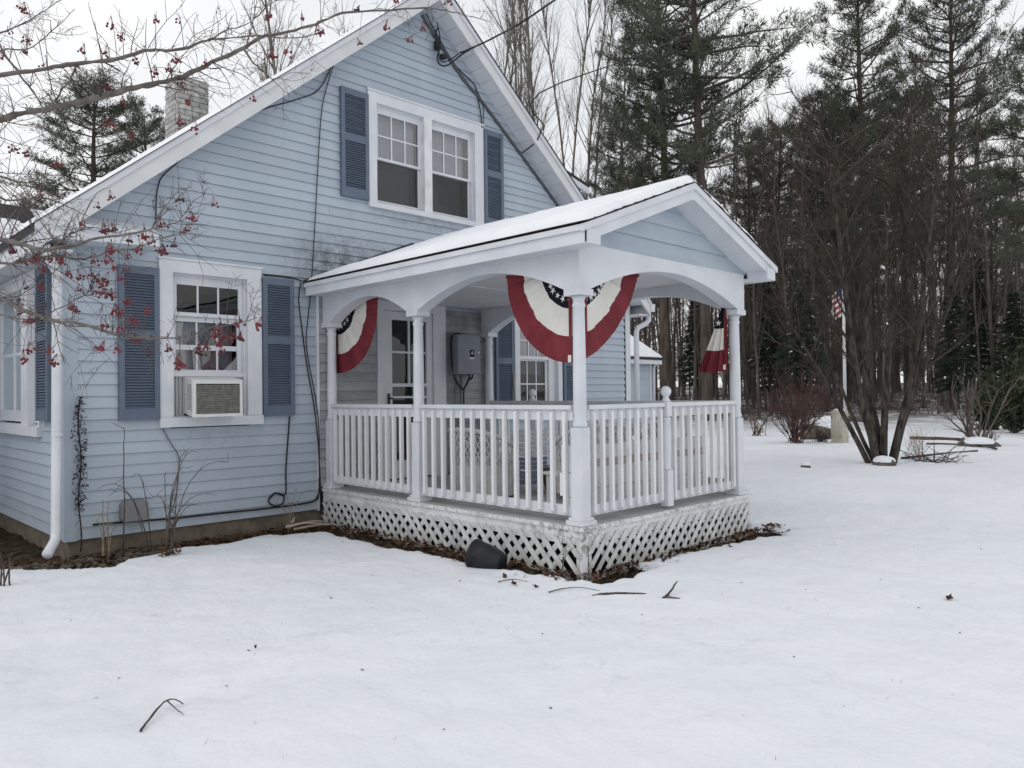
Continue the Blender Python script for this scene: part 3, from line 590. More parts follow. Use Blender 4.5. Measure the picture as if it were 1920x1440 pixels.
# ------------------------------------------------------------------ porch
porch = thing('porch', 'white roofed porch with arched beams and lattice skirt against the blue house', 'porch', (5.95, 5.9, 0))
X0, X1, Y0, Y1 = XP, 7.27, YP, YW
DZ = .385
PXL, PXR, PYF, PYB, PYM = 4.725, 7.20, 4.005, 7.735, 6.11
def P(mb, nm, m, parent=porch, **k): return mb.build(nm, m, parent, **k)
# floor boards run out from the house
nb = 28; wv = (X1-X0-.01)/nb
for i in range(nb):
    mb = MB(); mb.box(X0+wv*i+.002, X0+wv*(i+1)-.003, Y0+.01, Y1-.02, DZ-.03, DZ+random.uniform(-.001, .001)); P(mb, 'floor_board', 'floor_grey')
mb = MB(); mb.box(X0-.03, X0-.001, Y0-.03, Y1-.03, DZ-.034, DZ-.002); P(mb, 'deck_edge', 'white_worn')
mb = MB(); mb.box(X0, X1+.03, Y0-.03, Y0-.001, DZ-.0345, DZ-.0025); P(mb, 'deck_edge', 'white_worn')
mb = MB(); mb.box(X0-.012, X0+.02, Y0+.021, Y1-.03, .235, DZ-.035); P(mb, 'deck_fascia', 'white_worn')
mb = MB(); mb.box(X0-.012, X1+.01, Y0-.012, Y0+.02, .235, DZ-.0352); P(mb, 'deck_fascia', 'white_worn')
mb = MB(); mb.box(X1-.02, X1+.01, Y0+.021, Y1-.03, .02, DZ-.035); P(mb, 'deck_side', 'white_worn')
mb = MB(); mb.box(X0+.14, X0+.16, Y0+.16, Y1-.1, -.2, .25); mb.box(X0+.16, X1-.1, Y0+.14, Y0+.16, -.2, .25); P(mb, 'under_deck_shade', 'dark')  # near-black sheets: shade behind the lattice put in as colour
# worn corner post foot
mb = MB(); mb.box(X0-.014, X0+.045, Y0-.014, Y0+.045, -.05, .2345); P(mb, 'corner_stud', 'white_worn')
# lattice: every slat its own piece
def lattice(u0, u1, fmap, z0, z1, sag, st, nm='lattice_panel'):
    fr = MB(); 
    for (a, b) in ((u0, u0+.03), (u1-.03, u1)): 
        fr.hexa([fmap(a, .004, z0-.02), fmap(b, .004, z0-.02), fmap(b, -.006, z0-.02), fmap(a, -.006, z0-.02), fmap(a, .004, z1), fmap(b, .004, z1), fmap(b, -.006, z1), fmap(a, -.006, z1)])
    pan = P(fr, nm, 'lattice'); H = z1-z0; w = st*.235
    for s, d in ((1, .017), (-1, .003)):
        n = int((u1-u0+H)/st)+1
        for i in range(n):
            c = u0-(H if s > 0 else 0)+i*st+(.0 if s > 0 else .03)
            # slat centre line from (c,z0) to (c+s*H,z1)
            def pt(t, off): return c+(H*t if s > 0 else H-H*t-0)+0*off
            ua = c if s > 0 else c+H; ub = c+H if s > 0 else c
            # clip to [u0,u1]
            ta, tb = 0.0, 1.0; du = ub-ua
            for lim, sg in ((u0, 1), (u1, -1)):
                t = (lim-ua)/du
                if (du > 0) == (sg > 0): ta = max(ta, t)
                else: tb = min(tb, t)
            if tb-ta < .06: continue
            jz = random.uniform(-.006, .006)*(1+2*sag); a = (ua+du*ta, z0+H*ta+jz); b = (ua+du*tb, z0+H*tb+jz+.012)
            dd = d+random.uniform(0, .002); mb = MB()
            lo = lambda q, o, e: fmap(q[0]+o, e, q[1])
            mb.hexa([lo(a, -w, dd), lo(a, w, dd), lo(a, w, dd-.0075), lo(a, -w, dd-.0075), lo(b, -w, dd), lo(b, w, dd), lo(b, w, dd-.0075), lo(b, -w, dd-.0075)])
            mb.build('lattice_slat', 'lattice', pan)
LL = lambda u, d, z: (X0-.013-d, u, z); LF = lambda u, d, z: (u, Y0-.013-d, z)
lattice(Y0+.02, Y1-.06, LL, -.05, .275, .3, .134); lattice(X0+.06, X1-.0, LF, -.05, .29, 0, .122)
# posts
def rpost(x, y, cut=None, label=None):
    mb = MB(); h = .058
    mb.bevbox(x-h, x+h, y-h, y+h, DZ+.045, 1.165, .006)
    mb.lathe([(.056, 1.166), (.062, 1.18), (.062, 1.20), (.053, 1.22), (.055, 1.235), (.05, 1.25), (.055, 1.30), (.0545, 1.55), (.051, 1.9), (.0475, 2.13), (.054, 2.14), (.054, 2.16), (.047, 2.17), (.048, 2.195), (.066, 2.225)], (x, y, 0), 18)
    p = P(mb, 'post', 'white')
    b = MB(); b.bevbox(x-.098, x+.098, y-.098, y+.098, DZ+.002, DZ+.035, .02); b.bevbox(x-.078, x+.078, y-.078, y+.078, DZ+.036, DZ+.058, .012); b.build('post_base', 'white', p)
    c = MB(); c.bevbox(x-.088, x+.088, y-.088, y+.088, 2.226, 2.278, .006); c.build('post_cap', 'white', p)
    return p
for x, y in ((PXL, PYF), (PXR, PYF), (PXL, PYM), (PXL, PYB), (PXR, PYB), (PXR, PYM)): rpost(x, y)
# arched beams
def arch(f, a, b, crown, zt=2.645, z0=2.279, cap=.07, flat=.10, n=22, th=.075, half=False):
    pts = [(a, zt), (a, z0), (a+cap+.02, z0)]
    u0, u1 = a+cap+.02, b-cap-.02
    for i in range(1, n):
        t = i/n; s = math.sin(math.pi*t); pts.append((u0+(u1-u0)*t, z0+(crown-z0)*(1-(abs(2*t-1))**1.9)))
    pts += [(b-cap-.02, z0), (b, z0), (b, zt)]
    mb = MB(); v = []
    for (u, z) in pts: v += [f(u, th, z), f(u, -th, z), f(u, th, zt), f(u, -th, zt)]
    k = len(pts); fs = []
    for i in range(1, k-2):
        p, q = 4*i, 4*(i+1); fs += [(p, q, q+2, p+2), (p+1, p+3, q+3, q+1), (p, p+1, q+1, q), (p+2, q+2, q+3, p+3)]
    fs += [(0, 1, 5, 4), (4*k-8, 4*k-7, 4*k-3, 4*k-4)]; mb.add(v, fs); return P(mb, 'arched_beam', 'white')
AL = lambda u, d, z: (PXL-d, u, z); AR = lambda u, d, z: (PXR+d, u, z); AF = lambda u, d, z: (u, PYF-d, z)
arch(AL, PYM, PYB, 2.505); arch(AL, PYF, PYM, 2.515)
arch(AR, PYM, PYB, 2.505); arch(AR, PYF, PYM, 2.515); arch(AF, PXL-.0752, PXR+.0752, 2.53, cap=.11)
mb = MB(); mb.box(PXL-.075, PXL+.075, PYB+.002, YW-.02, 2.279, 2.645); mb.box(PXR-.075, PXR+.075, PYB+.002, YW-.02, 2.279, 2.645); P(mb, 'beam_end', 'white')
mb = MB(); mb.box(PXL+.076, PXR-.076, PYF+.076, YW-.03, 2.60, 2.62); P(mb, 'ceiling', 'ceiling_white')
mb = MB(); mb.box(PXL+.08, PXR-.08, 6.08, 6.13, 2.588, 2.599); P(mb, 'ceiling_batten', 'white')
# roof: front plane y=3.69, ridge x=5.955
FY, RX, HW, ZA, ZE = 3.69, 5.955, 1.55, 3.335, 2.745; PS = (ZA-ZE)/HW
pt_ = lambda x: ZA-PS*abs(x-RX)
mb = MB(); mb.prism([(RX-HW+.01, ZE-.03), (RX, ZA-.03), (RX, ZA-.075), (RX-HW+.01, ZE-.075)], XZ, FY+.03, YW-.02); mb.prism([(RX+HW-.01, ZE-.03), (RX, ZA-.03), (RX, ZA-.075), (RX+HW-.01, ZE-.075)], XZ, FY+.03, YW-.02); P(mb, 'roof_deck', 'white')
for sd_ in (-1, 1):
    for k in range(12):     # shingle courses, eave to ridge
        a = HW-k*HW/12; b = a-HW/12-.03; xa, xb = RX+sd_*a, RX+sd_*max(b, 0)
        o = .010; mb = MB(); j = random.uniform(-.008, .008)
        mb.prism([(xa+sd_*.012 if k == 0 else xa, pt_(xa)-.029+o), (xb, pt_(xb)-.029), (xb, pt_(xb)-.029+.005), (xa+sd_*.012 if k == 0 else xa, pt_(xa)-.029+o+.008)], XZ, FY-.02+j, YW-.02); P(mb, 'shingle_course', 'shingle')
mb = MB()
def pslab(sgn, o0, o1, w=HW): return [(RX, ZA-o0), (RX+sgn*w, ZE-o0+(HW-w)*PS), (RX+sgn*w, ZE-o1+(HW-w)*PS), (RX, ZA-o1)]
for sg in (-1, 1):
    mb = MB(); mb.prism(pslab(sg, .03, .085), XZ, FY-.018, FY+.02); P(mb, 'rake_trim', 'white')
    mb = MB(); mb.prism(pslab(sg, .0855, .175, HW-.03), XZ, FY-.0, FY+.02); P(mb, 'rake_board', 'white')
    mb = MB(); mb.prism(pslab(sg, .15, .162, HW-.10), XZ, FY+.021, YP+.05); P(mb, 'rake_soffit', 'white')
# eave fascia (two tiers) and boxed ends
for sg in (-1, 1):
    x = RX+sg*HW; lo, hi = min(x, x-sg*.03), max(x, x-sg*.03)
    mb = MB(); mb.box(lo, hi, FY+.021, YW-.03, ZE-.075, ZE-.031); P(mb, 'eave_moulding', 'white')
    x2 = x-sg*.022; lo, hi = min(x2, x2-sg*.025), max(x2, x2-sg*.025)
    mb = MB(); mb.box(lo, hi, FY+.0, YW-.03, 2.575, ZE-.0755); P(mb, 'eave_fascia', 'white')
    x3 = x2-sg*.0255; xin = (PXL-.076) if sg < 0 else (PXR+.076); lo, hi = min(x3, xin), max(x3, xin)
    mb = MB(); mb.box(lo, hi, YP-.02+.0, YW-.03, 2.585, 2.60); P(mb, 'eave_soffit', 'white')
    mb = MB(); mb.box(min(x3, x3-sg*.16), max(x3, x3-sg*.16), FY-.009, YP-.021, 2.578, ZE-.05); P(mb, 'boxed_end', 'white')
# pediment boards
boards(porch, lambda u, d, z: (u, YP-d+.02, z), 2.645, 3.20, .150, lambda z: RX-(ZA-.13-z)/PS+.0, lambda z: RX+(ZA-.13-z)/PS, [], 'vinyl_pediment', dback=-.05, split=9, seed=2)
# snow on the porch roof
def psnow(sg, seed):
    v = []; f = []; nx_, ny_ = 46, 110
    for i in range(nx_+1):
        for j in range(ny_+1):
            a = i/nx_; b = j/ny_; d = HW*(1-a)     # distance from ridge
            yy = FY-.03+(YW-.03-FY+.03)*b
            back = .05*(float(vnoise(d*6+3, seed*3, 1, seed))-.2)+.02*float(vnoise(d*23, 4, 1, seed+5))   # ragged rake edge
            if b < .5: yy += back*(1-2*b)
            dd = d-(.01+.03*float(vnoise(yy*3.1, 7, 1, seed+6))+.012*float(vnoise(yy*11, 3, 1, seed+7)))*(1-a)
            x = RX+sg*max(dd, 0)
            e = min(a*HW/.10, 1)*min(b*4.1/.07, 1); e = math.sqrt(max(e, 0))
            h = e*(.058+.02*float(vnoise(x+30, yy+30, 1.4, seed))+.008*(float(vnoise(x+9, yy+9, 9, seed+1))-.5))*(1-.55*max(0, b-.82)/.18)
            v.append((x, yy, pt_(x)-.012+h-(.004 if e == 0 else 0)))
    n = ny_+1; mb = MB(); mb.add(v, [(i*n+j, (i+1)*n+j, (i+1)*n+j+1, i*n+j+1) for i in range(nx_) for j in range(ny_)], True); mb.build('roof_snow', 'roof_snow', porch, kind='stuff')
psnow(-1, 41); psnow(1, 45)
mb = MB(); mb.prism([(RX-HW, ZE-.02), (RX, ZA-.02), (RX+HW, ZE-.02), (RX+HW, ZE+.005), (RX, ZA+.045), (RX-HW, ZE+.005)], XZ, YW-.024, YW-.019); P(mb, 'flashing', 'metal_dark')
# railings
def railing(f, a, b, n, skip=(), base=.445, top=1.345):
    mb = MB()
    q = lambda u0, u1, d0, d1, z0, z1: mbox(mb, f, u0, u1, d0, d1, z0, z1)
    q(a, b, -.045, .05, top-.035, top); q(a, b, -.02, .019, top-.125, top-.0355)
    r = P(mb, 'railing', 'white'); mb = MB(); q = None; mbox(mb, f, a, b, -.02, .019, base, base+.085); P(mb, 'bottom_rail', 'white')
    proto = None
    for i in range(n):
        u = a+(b-a)*(i+.5)/n
        m2 = MB(); s = .0165; j = random.uniform(-.002, .002)
        u += j
        m2.hexa([f(u-s, .0195, base-.0), f(u+s, .0195, base), f(u+s, .0535, base+.028), f(u-s, .0535, base+.028), f(u-s, .0195, top-.04), f(u+s, .0195, top-.04), f(u+s, .0535, top-.062), f(u-s, .0535, top-.062)])
        m2.build('baluster', 'baluster', r)
    return r
railing(AL, PYM+.06, PYB-.055, 12); railing(AL, PYF+.06, PYM-.06, 14)
NX = 5.90
railing(AF, PXL+.062, NX-.045, 9); railing(AF, NX+.045, PXR-.062, 9)
railing(AR, PYF+.06, 6.86, 18); railing(AR, 6.96, PYB-.06, 4)
def newel(x, y):
    mb = MB(); mb.bevbox(x-.043, x+.043, y-.043, y+.043, .41, .735, .004); mb.bevbox(x-.04, x+.04, y-.04, y+.04, 1.22, 1.352, .004)
    mb.lathe([(.04, .736), (.044, .75), (.036, .765), (.042, .80), (.044, .95), (.042, 1.08), (.036, 1.17), (.042, 1.185), (.042, 1.20), (.036, 1.219)], (x, y, 0), 16)
    n = P(mb, 'newel', 'white')
    b = MB(); b.lathe([(.04, 1.353), (.041, 1.365), (.030, 1.38), (.024, 1.395), (.03, 1.405)]+[(.05*math.sin(t), 1.448-.05*math.cos(t)) for t in [.6+(math.pi-.6)*i/9 for i in range(9)]]+[(.002, 1.498)], (x, y, 0), 16); b.build('ball_finial', 'white', n)
newel(NX, PYF-.028); newel(PXR, 6.91)
# loose boards leaning behind the corner post
for (ya, yb, za, zb) in ((4.10, 4.20, .80, 1.02), (4.09, 4.22, .60, .79), (4.095, 4.19, .46, .595)):
    mb = MB(); mb.box(PXL-.012, PXL+.012, ya, yb, za, zb); P(mb, 'patch_board', 'white_worn')
# ------------------------------------------------------------------ things on the house and the porch
ac = thing('air_conditioner', 'white air conditioner with a slatted back sticking out of the lower window', 'air conditioner', (3.30, 7.6, 1.25))
ax0, ax1, ay0, ay1, az0, az1 = 3.03, 3.535, 7.50, 7.90, 1.248, 1.615
skew = lambda p: (p[0]+(p[1]-7.5)*.17, p[1], p[2]+(p[1]-7.5)*.10)
def sk(mb):
    mb.v = [skew(p) for p in mb.v]; return mb
mb = MB(); mb.bevbox(ax0, ax1, ay0+.02, ay1, az0, az1, .006); sk(mb).build('case', 'ac_white', ac)
mb = MB(); e = .026
for a, b, c, d in ((ax0-.003, ax0+e*1.3, az0, az1), (ax1-e, ax1+.003, az0, az1), (ax0+e*1.3, ax1-e, az0, az0+e*1.1), (ax0+e*1.3, ax1-e, az1-e*1.5, az1)): mb.box(a, b, ay0-.004, ay0+.019, c, d)
sk(mb).build('front_frame', 'ac_white', ac)
mb = MB(); mb.box(ax0+.03, ax1-.03, ay0+.012, ay0+.018, az0+.03, az1-.03); sk(mb).build('coil', 'dark', ac)
n = 17
for i in range(n):
    z = az0+.034+(az1-az0-.08)*i/n; mb = MB(); mb.box(ax0+.0345, ax1-.0265, ay0+.003, ay0+.011, z, z+.0125); sk(mb).build('grille_bar', 'ac_fin', ac)
for i in range(11):
    x = ax0+.07+i*.04; mb = MB(); mb.box(x, x+.003, ay0+.0, ay0+.0025, az0+.03, az1-.045); sk(mb).build('grille_wire', 'ac_fin', ac)
for c in range(2):
    for i in range(11):
        z = az0+.06+i*.024; mb = MB(); y = ay0+.05+.09*c; mb.box(ax0-.0025, ax0-.0005, y, y+.07, z, z+.011); sk(mb).build('side_slot', 'ac_fin', ac)
eb = thing('electrical_box', 'large grey electrical cabinet on the porch wall beside the door', 'electrical box', (6.73, 7.72, 1.7))
mb = MB(); mb.bevbox(6.53, 6.93, 7.625, 7.80, 1.705, 2.225, .01); mb.build('cabinet', 'box_grey', eb)
mb = MB(); mb.box(6.535, 6.925, 7.612, 7.6245, 1.712, 2.218); mb.build('cabinet_door', 'box_grey', eb)
mb = MB(); mb.box(6.745, 6.815, 7.608, 7.6115, 1.935, 2.03); mb.build('sticker', 'dark', eb)
st = MB(); st.box(6.768, 6.776, 7.6055, 7.6075, 1.965, 2.005); st.box(6.786, 6.794, 7.6055, 7.6075, 1.965, 2.005); st.box(6.777, 6.785, 7.6055, 7.6075, 2.0055, 2.015); st.box(6.777, 6.785, 7.6055, 7.6075, 1.978, 1.986); st.build('sticker_mark', 'curtain', eb)
mb = MB(); mb.box(6.742, 6.818, 7.609, 7.6115, 1.908, 1.931); mb.build('label_strip', 'curtain', eb)
mb = MB(); mb.box(6.885, 6.915, 7.609, 7.6115, 1.99, 2.005); mb.build('label_strip', 'star_white', eb)
for x in (6.60, 6.70):
    mb = MB(); mb.tube([(x, 7.74, 1.705), (x, 7.74, .40)], .019, 8); mb.tube([(x, 7.74, 1.50), (x, 7.74, 1.46)], .026, 8); mb.build('conduit', 'pvc_grey', eb)
mb = MB(); mb.tube([(6.80, 7.70, 1.704), (6.79, 7.68, 1.66), (6.76, 7.70, 1.58), (6.735, 7.74, 1.50), (6.73, 7.75, .40)], .014, 7); mb.tube([(6.82, 7.66, 1.70), (6.83, 7.66, 1.67), (6.80, 7.69, 1.63)], .013, 6); mb.build('cable', 'cable', eb)
mb = MB(); mb.tube([(6.66, 7.70, 2.226), (6.62, 7.70, 2.245), (6.55, 7.71, 2.235), (6.51, 7.72, 2.18), (6.505, 7.72, 2.05), (6.515, 7.72, 1.85), (6.55, 7.72, 1.68), (6.60, 7.70, 1.58), (6.66, 7.70, 1.52), (6.72, 7.71, 1.50)], .012, 7); mb.build('cable', 'cable', eb)
# ---- bunting fans
def fan(name_label, f, cu, cz, su, Rr=.82, seed=0, sq=1.0, t0=0.0, t1=90.0, amp=.02, stars=True, fold=0, pw=2.0):
    rr = random.Random(seed); 
    t = thing('bunting', name_label, 'bunting', f(cu, 0, cz-.4), 'patriotic fan buntings on the porch')
    ph = rr.uniform(0, 6)
    def pt(r, th):
        a = R(th); q = r/Rr; w = amp*.5*(q**1.4 if q < .78 else max(.706*(1-(q-.78)*3.4), .12))*(math.sin(th*.22+ph)+.55*math.sin(th*.43+ph*2)+.3*math.sin(th*.9+ph))+.003*math.sin(th*1.7+ph)*max(0, q-.72)*3
        sh = 1/(abs(math.cos(a))**pw+abs(math.sin(a))**pw)**(1/pw); rad = r*sh
        return f(cu+su*rad*math.cos(a)*sq, w, cz-rad*math.sin(a))
    def band(r0, r1, nm, m, nr=5, nt=90):
        v = []; 
        for i in range(nr+1):
            for k in range(nt+1): v.append(pt(Rr*(r0+(r1-r0)*i/nr), t0+(t1-t0)*k/nt))
        n = nt+1; mb = MB(); mb.add(v, [(i*n+k, (i+1)*n+k, (i+1)*n+k+1, i*n+k+1) for i in range(nr) for k in range(nt)], True); return mb.build(nm, m, t)
    bl = band(.03, .46, 'star_field', 'navy'); band(.46, .735, 'cream_band', 'cream'); band(.735, 1.0, 'red_band', 'red')
    # seams, slightly raised gathers
    for th, nm in ((t0, 'top_binding'), (t1, 'side_binding'))[1 if t0 > 0 else 0:]:
        v = []; n = 16
        for k in range(n+1):
            r = Rr*1.0*k/n; a = pt(max(r, .02), th); b = pt(max(r, .02), th+(2 if th == t0 else -2)*0); 
            o = .028; u, w, z = a
            if nm == 'top_binding': p = f_in(f, cu+su*r*sq, .008, cz+.01); q = f_in(f, cu+su*r*sq, .012, cz-.05)
            else: p = f_in(f, cu, .012, cz-r); q = f_in(f, cu+su*.034, .012, cz-r)
            v += [p, q]
        mb = MB(); mb.add(v, [(2*k, 2*k+2, 2*k+3, 2*k+1) for k in range(n)]); mb.build(nm, 'red', t)
    if stars:
        for ring, (fr, ns) in enumerate(((.12, 2), (.25, 5), (.375, 7))):
            for k in range(ns):
                th = t0+(t1-t0)*(k+.5+.15*rr.uniform(-1, 1))/ns; s_ = .036 if (k+ring) % 2 else .029; ro = rr.uniform(0, 1.2)
                c0 = Rr*fr; mb = MB(); v = []
                for q in range(10):
                    rad = s_ if q % 2 == 0 else s_*.40; an = ro+q*math.pi/5
                    lu = c0*math.cos(R(th))*su*sq+rad*math.cos(an); lz = -c0*math.sin(R(th))+rad*math.sin(an)
                    r2 = math.hypot(lu/sq, lz)*((abs(lu/sq)/max(math.hypot(lu/sq, lz), 1e-6))**pw+(abs(lz)/max(math.hypot(lu/sq, lz), 1e-6))**pw)**(1/pw); th2 = math.degrees(math.atan2(-lz, lu*su/sq)); pu = pt(r2, th2)
                    ro_ = f(0, .004, 0); z_ = f(0, 0, 0); v.append(tuple(pu[i]+ro_[i]-z_[i] for i in range(3)))
                c = tuple(sum(p[i] for p in v)/10 for i in range(3)); v.append(c)
                mb.add(v, [(q, (q+1) % 10, 10) for q in range(10)]); mb.build('star', 'star_white', bl)
    return t
f_in = lambda f, u, d, z: f(u, d, z)
BL = lambda u, d, z: (4.84-d, u, z); BF = lambda u, d, z: (u, 4.12-d, z); BR = lambda u, d, z: (7.09-d, u, z)
fan('starred red, white and blue bunting hung in the small arch nearest the house wall', BL, 7.80, 2.535, -1, .83, 1, pw=2.3)
fan('starred bunting in the wide side arch, left half of the corner pair', BL, 4.17, 2.535, 1, .84, 5, .93, amp=.028)
fan('starred bunting in the front arch, right half of the corner pair', BF, 4.92, 2.535, 1, .80, 9, .97, amp=.026, pw=1.45)
b4 = thing('bunting', 'narrow limp starred bunting hanging gathered beside the far right porch post', 'bunting', (7.09, 4.1, 2.0), 'patriotic fan buntings on the porch')
def hang(z0, z1, nm, m, par=None):
    v = []; n = 30; k = 8
    for i in range(k+1):
        z = z0+(z1-z0)*i/k; t_ = (2.33-z)/.68; wv = .035+.29*t_**1.15
        for q in range(n+1):
            a = q/n; fl_ = (.006+.022*t_)*math.sin(a*17+.8*math.sin(a*5)); v.append((7.09+fl_, 4.045+wv*a, z-.018*math.sin(a*3.0)*t_))
    mb = MB(); mb.add(v, [(i*(n+1)+q, i*(n+1)+q+1, (i+1)*(n+1)+q+1, (i+1)*(n+1)+q) for i in range(k) for q in range(n)], True); return mb.build(nm, m, par or b4)
sf = hang(2.33, 2.095, 'star_field', 'navy'); hang(2.095, 1.875, 'cream_band', 'cream'); hang(1.875, 1.655, 'red_band', 'red')
mb = MB(); v = [(7.05, 4.10+(.036 if q % 2 == 0 else .014)*math.cos(.4+q*math.pi/5), 2.145+(.036 if q % 2 == 0 else .014)*math.sin(.4+q*math.pi/5)) for q in range(10)]; mb.add(v+[(7.05, 4.10, 2.145)], [(q, (q+1) % 10, 10) for q in range(10)]); mb.build('star', 'star_white', sf)
mb = MB(); mb.add([(7.07, 4.02, 2.27), (7.07, 4.05, 2.27), (7.07, 4.055, 1.65), (7.07, 4.015, 1.65)], [(0, 1, 2, 3)]); mb.build('side_binding', 'red', b4)
mb = MB(); mb.tube([(7.13, 4.16, 2.50), (7.10, 4.11, 2.42), (7.09, 4.07, 2.32)], [.012, .02, .022], 6); mb.build('gathered_top', 'navy', b4)
mb = MB(); mb.box(4.826, 4.828, 4.18, 4.215, 1.70, 1.76); mb.build('care_tag', 'star_white', bpy.data.objects['bunting.001'])
mb = MB(); mb.box(7.060, 7.062, 4.03, 4.06, 1.665, 1.715); mb.build('care_tag', 'star_white', b4)
# ---- porch furniture
def wicker_chair(loc, rz, label):
    c = thing('wicker_chair', label, 'chair', loc, 'white wicker chairs on the porch', rz)
    r = .36; H = lambda a: .70-.20*(abs(a)/105)**2.2
    mb = MB(); k = 34
    for s in (-1, 1):
        for i in range(k):
            a0 = -150+300*i/k; pts = []
            for q in range(9):
                h = .34+.40*q/8; a = a0+s*34*q/8
                if abs(a) > 104 or h > H(a): continue
                rr_ = r+.05*(h-.34); pts.append((-rr_*math.cos(R(a)), rr_*math.sin(R(a)), h))
            if len(pts) > 1: mb.tube(pts, .0075, 4, False)
    mb.build('woven_back', 'wicker', c, kind='stuff', local=True)
    mb = MB(); mb.tube([(-(r+.05*(H(a)-.34))*math.cos(R(a)), (r+.05*(H(a)-.34))*math.sin(R(a)), H(a)) for a in range(-105, 106, 7)], .024, 7); mb.build('rolled_rim', 'wicker', c, local=True)
    mb = MB(); v = []; n = 72
    for i in range(n+1):
        a = 2*math.pi*i/n; rr_ = r-.01+(.006 if i % 2 else 0); v += [(rr_*math.cos(a)*.95, rr_*math.sin(a), .02), (rr_*math.cos(a), rr_*math.sin(a), .35)]
    mb.add(v, [(2*i, 2*i+2, 2*i+3, 2*i+1) for i in range(n)]); mb.build('skirt', 'wicker', c, local=True)
    mb = MB(); mb.lathe([(.002, .33), (.34, .33), (.345, .36), (.32, .385), (.002, .39)], (0, 0, 0), 20); mb.build('seat', 'wicker', c, local=True)
    return c
wicker_chair((5.45, 5.92, DZ), 0, 'white round-backed wicker chair with its back to the wide side railing')
wicker_chair((6.75, 5.05, DZ+.04), R(95), 'white wicker chair behind the painted bench, near the right porch post')
wicker_chair((6.0, 4.95, DZ+.04), R(70), 'white wicker chair behind the painted bench, near the corner post')
be = thing('porch_bench', 'long white board bench with one tan stripe along the front railing', 'bench', (6.1, 4.35, DZ))
for z0, z1, m_ in ((.46, .60, 'bench_white'), (.605, .79, 'bench_white'), (.795, .855, 'tan'), (.86, .985, 'bench_white')):
    mb = MB(); mb.box(5.08, 7.12, 4.29, 4.31, z0, z1); mb.build('back_board', m_, be)
for x in (5.12, 6.1, 7.06):
    mb = MB(); mb.box(x, x+.05, 4.311, 4.36, DZ+.002, .97); mb.build('leg', 'bench_white', be)
    mb = MB(); mb.box(x, x+.05, 4.70, 4.75, DZ+.002, .70); mb.build('leg', 'bench_white', be)
for k in range(4):
    mb = MB(); mb.box(5.08, 7.12, 4.365+k*.10, 4.455+k*.10, .71, .735); mb.build('seat_board', 'bench_white', be)
cr_ = thing('crate_stack', 'pale slatted crates stacked on the porch below the far window', 'crates', (6.55, 6.35, DZ))
for k in range(4):
    for q in range(3):
        mb = MB(); mb.box(6.40, 6.70, 6.20, 6.215, DZ+.005+k*.16+q*.05, DZ+.045+k*.16+q*.05); mb.box(6.40, 6.415, 6.2151, 6.5, DZ+.005+k*.16+q*.05, DZ+.045+k*.16+q*.05); mb.build('slat', 'blue_grey_thing' if k < 2 else 'bench_white', cr_, kind='stuff')
    mb = MB(); mb.box(6.416, 6.70, 6.216, 6.5, DZ+.003+k*.16, DZ+.012+k*.16); mb.build('crate_floor', 'bench_white', cr_)
bk = MB(); bk.lathe([(.12, DZ+.001), (.15, DZ+.1), (.165, DZ+.24), (.15, DZ+.245), (.14, DZ+.12)], (6.15, 5.55, 0), 14); tag(bk.build('basket', 'brown_thing'), 'dark brown basket on the porch floor between the wicker chairs', 'basket')
mb = MB(); mb.tube([(7.62, 7.55, .05), (7.70, 7.76, 1.72)], .012, 6); mb.box(7.50, 7.74, 7.50, 7.56, .0, .08); tag(mb.build('broom', 'stick_pale'), 'pale broom handle leaning on the window beyond the porch', 'broom')
# ---- cables on the house wall
def cable(label, pts, r=.007, m='cable', y=YW-.035, name='cable', smooth=4):
    P_ = [Vector(p) if len(p) == 3 else Vector((p[0], y, p[1])) for p in pts]; out = []
    for i in range(len(P_)-1):
        a = P_[max(i-1, 0)]; b = P_[i]; c = P_[i+1]; d = P_[min(i+2, len(P_)-1)]
        for k in range(smooth):
            t = k/smooth; out.append(.5*((2*b)+(c-a)*t+(2*a-5*b+4*c-d)*t*t+(3*b-a-3*c+d)*t**3))
    out.append(P_[-1]); mb = MB(); mb.tube(out, r, 5); return tag(mb.build(name, m), label, 'cable')
cable('thin black cable hanging from the rake past the lower window to the porch corner', [(4.92, 5.56), (4.94, 5.50), (4.88, 5.47), (4.77, 5.19), (4.66, 4.79), (4.61, 4.28), (4.56, 3.53), (4.50, 2.73), (4.45, 2.3), (4.43, 2.0), (4.53, 1.46), (4.58, 1.09), (4.58, .48), (4.56, .25)], .006)
cable('black cable following the left rake down to the end of the eave', [(4.9, 5.53), (4.84, 5.41), (4.63, 4.99), (4.36, 4.8), (3.91, 4.56), (3.55, 4.3), (3.21, 4.0), (2.89, 3.67), (2.82, 3.52), (2.80, 3.36), (2.80, 3.16)], .007)
cable('thick dark grey cable strung under the right rake from the peak', [(6.14, 6.36), (6.34, 6.16), (6.84, 5.72), (7.18, 5.50), (8.18, 4.74), (8.77, 4.28)], .022, 'cable_grey', YW-.03)
cable('black cable bundle running down from the peak beside the thick grey one', [(6.2, 6.40), (6.36, 6.2), (6.7, 5.86), (7.03, 5.70), (7.10, 5.50), (7.15, 5.3), (7.16, 5.13)], .008)
cable('second thin black cable dropping to the top of the right shutter', [(7.05, 5.66), (7.16, 5.52), (7.20, 5.38), (7.185, 5.13)], .006)
cable('black drip loop of the service wire below the peak', [(6.36, 7.74, 6.25), (6.30, 7.72, 6.14), (6.35, 7.72, 6.05), (6.37, 7.71, 5.98), (6.31, 7.70, 5.84), (6.35, 7.70, 5.75), (6.47, 7.68, 5.77), (6.66, 7.6, 5.95), (6.80, 7.5, 6.06)], .011)
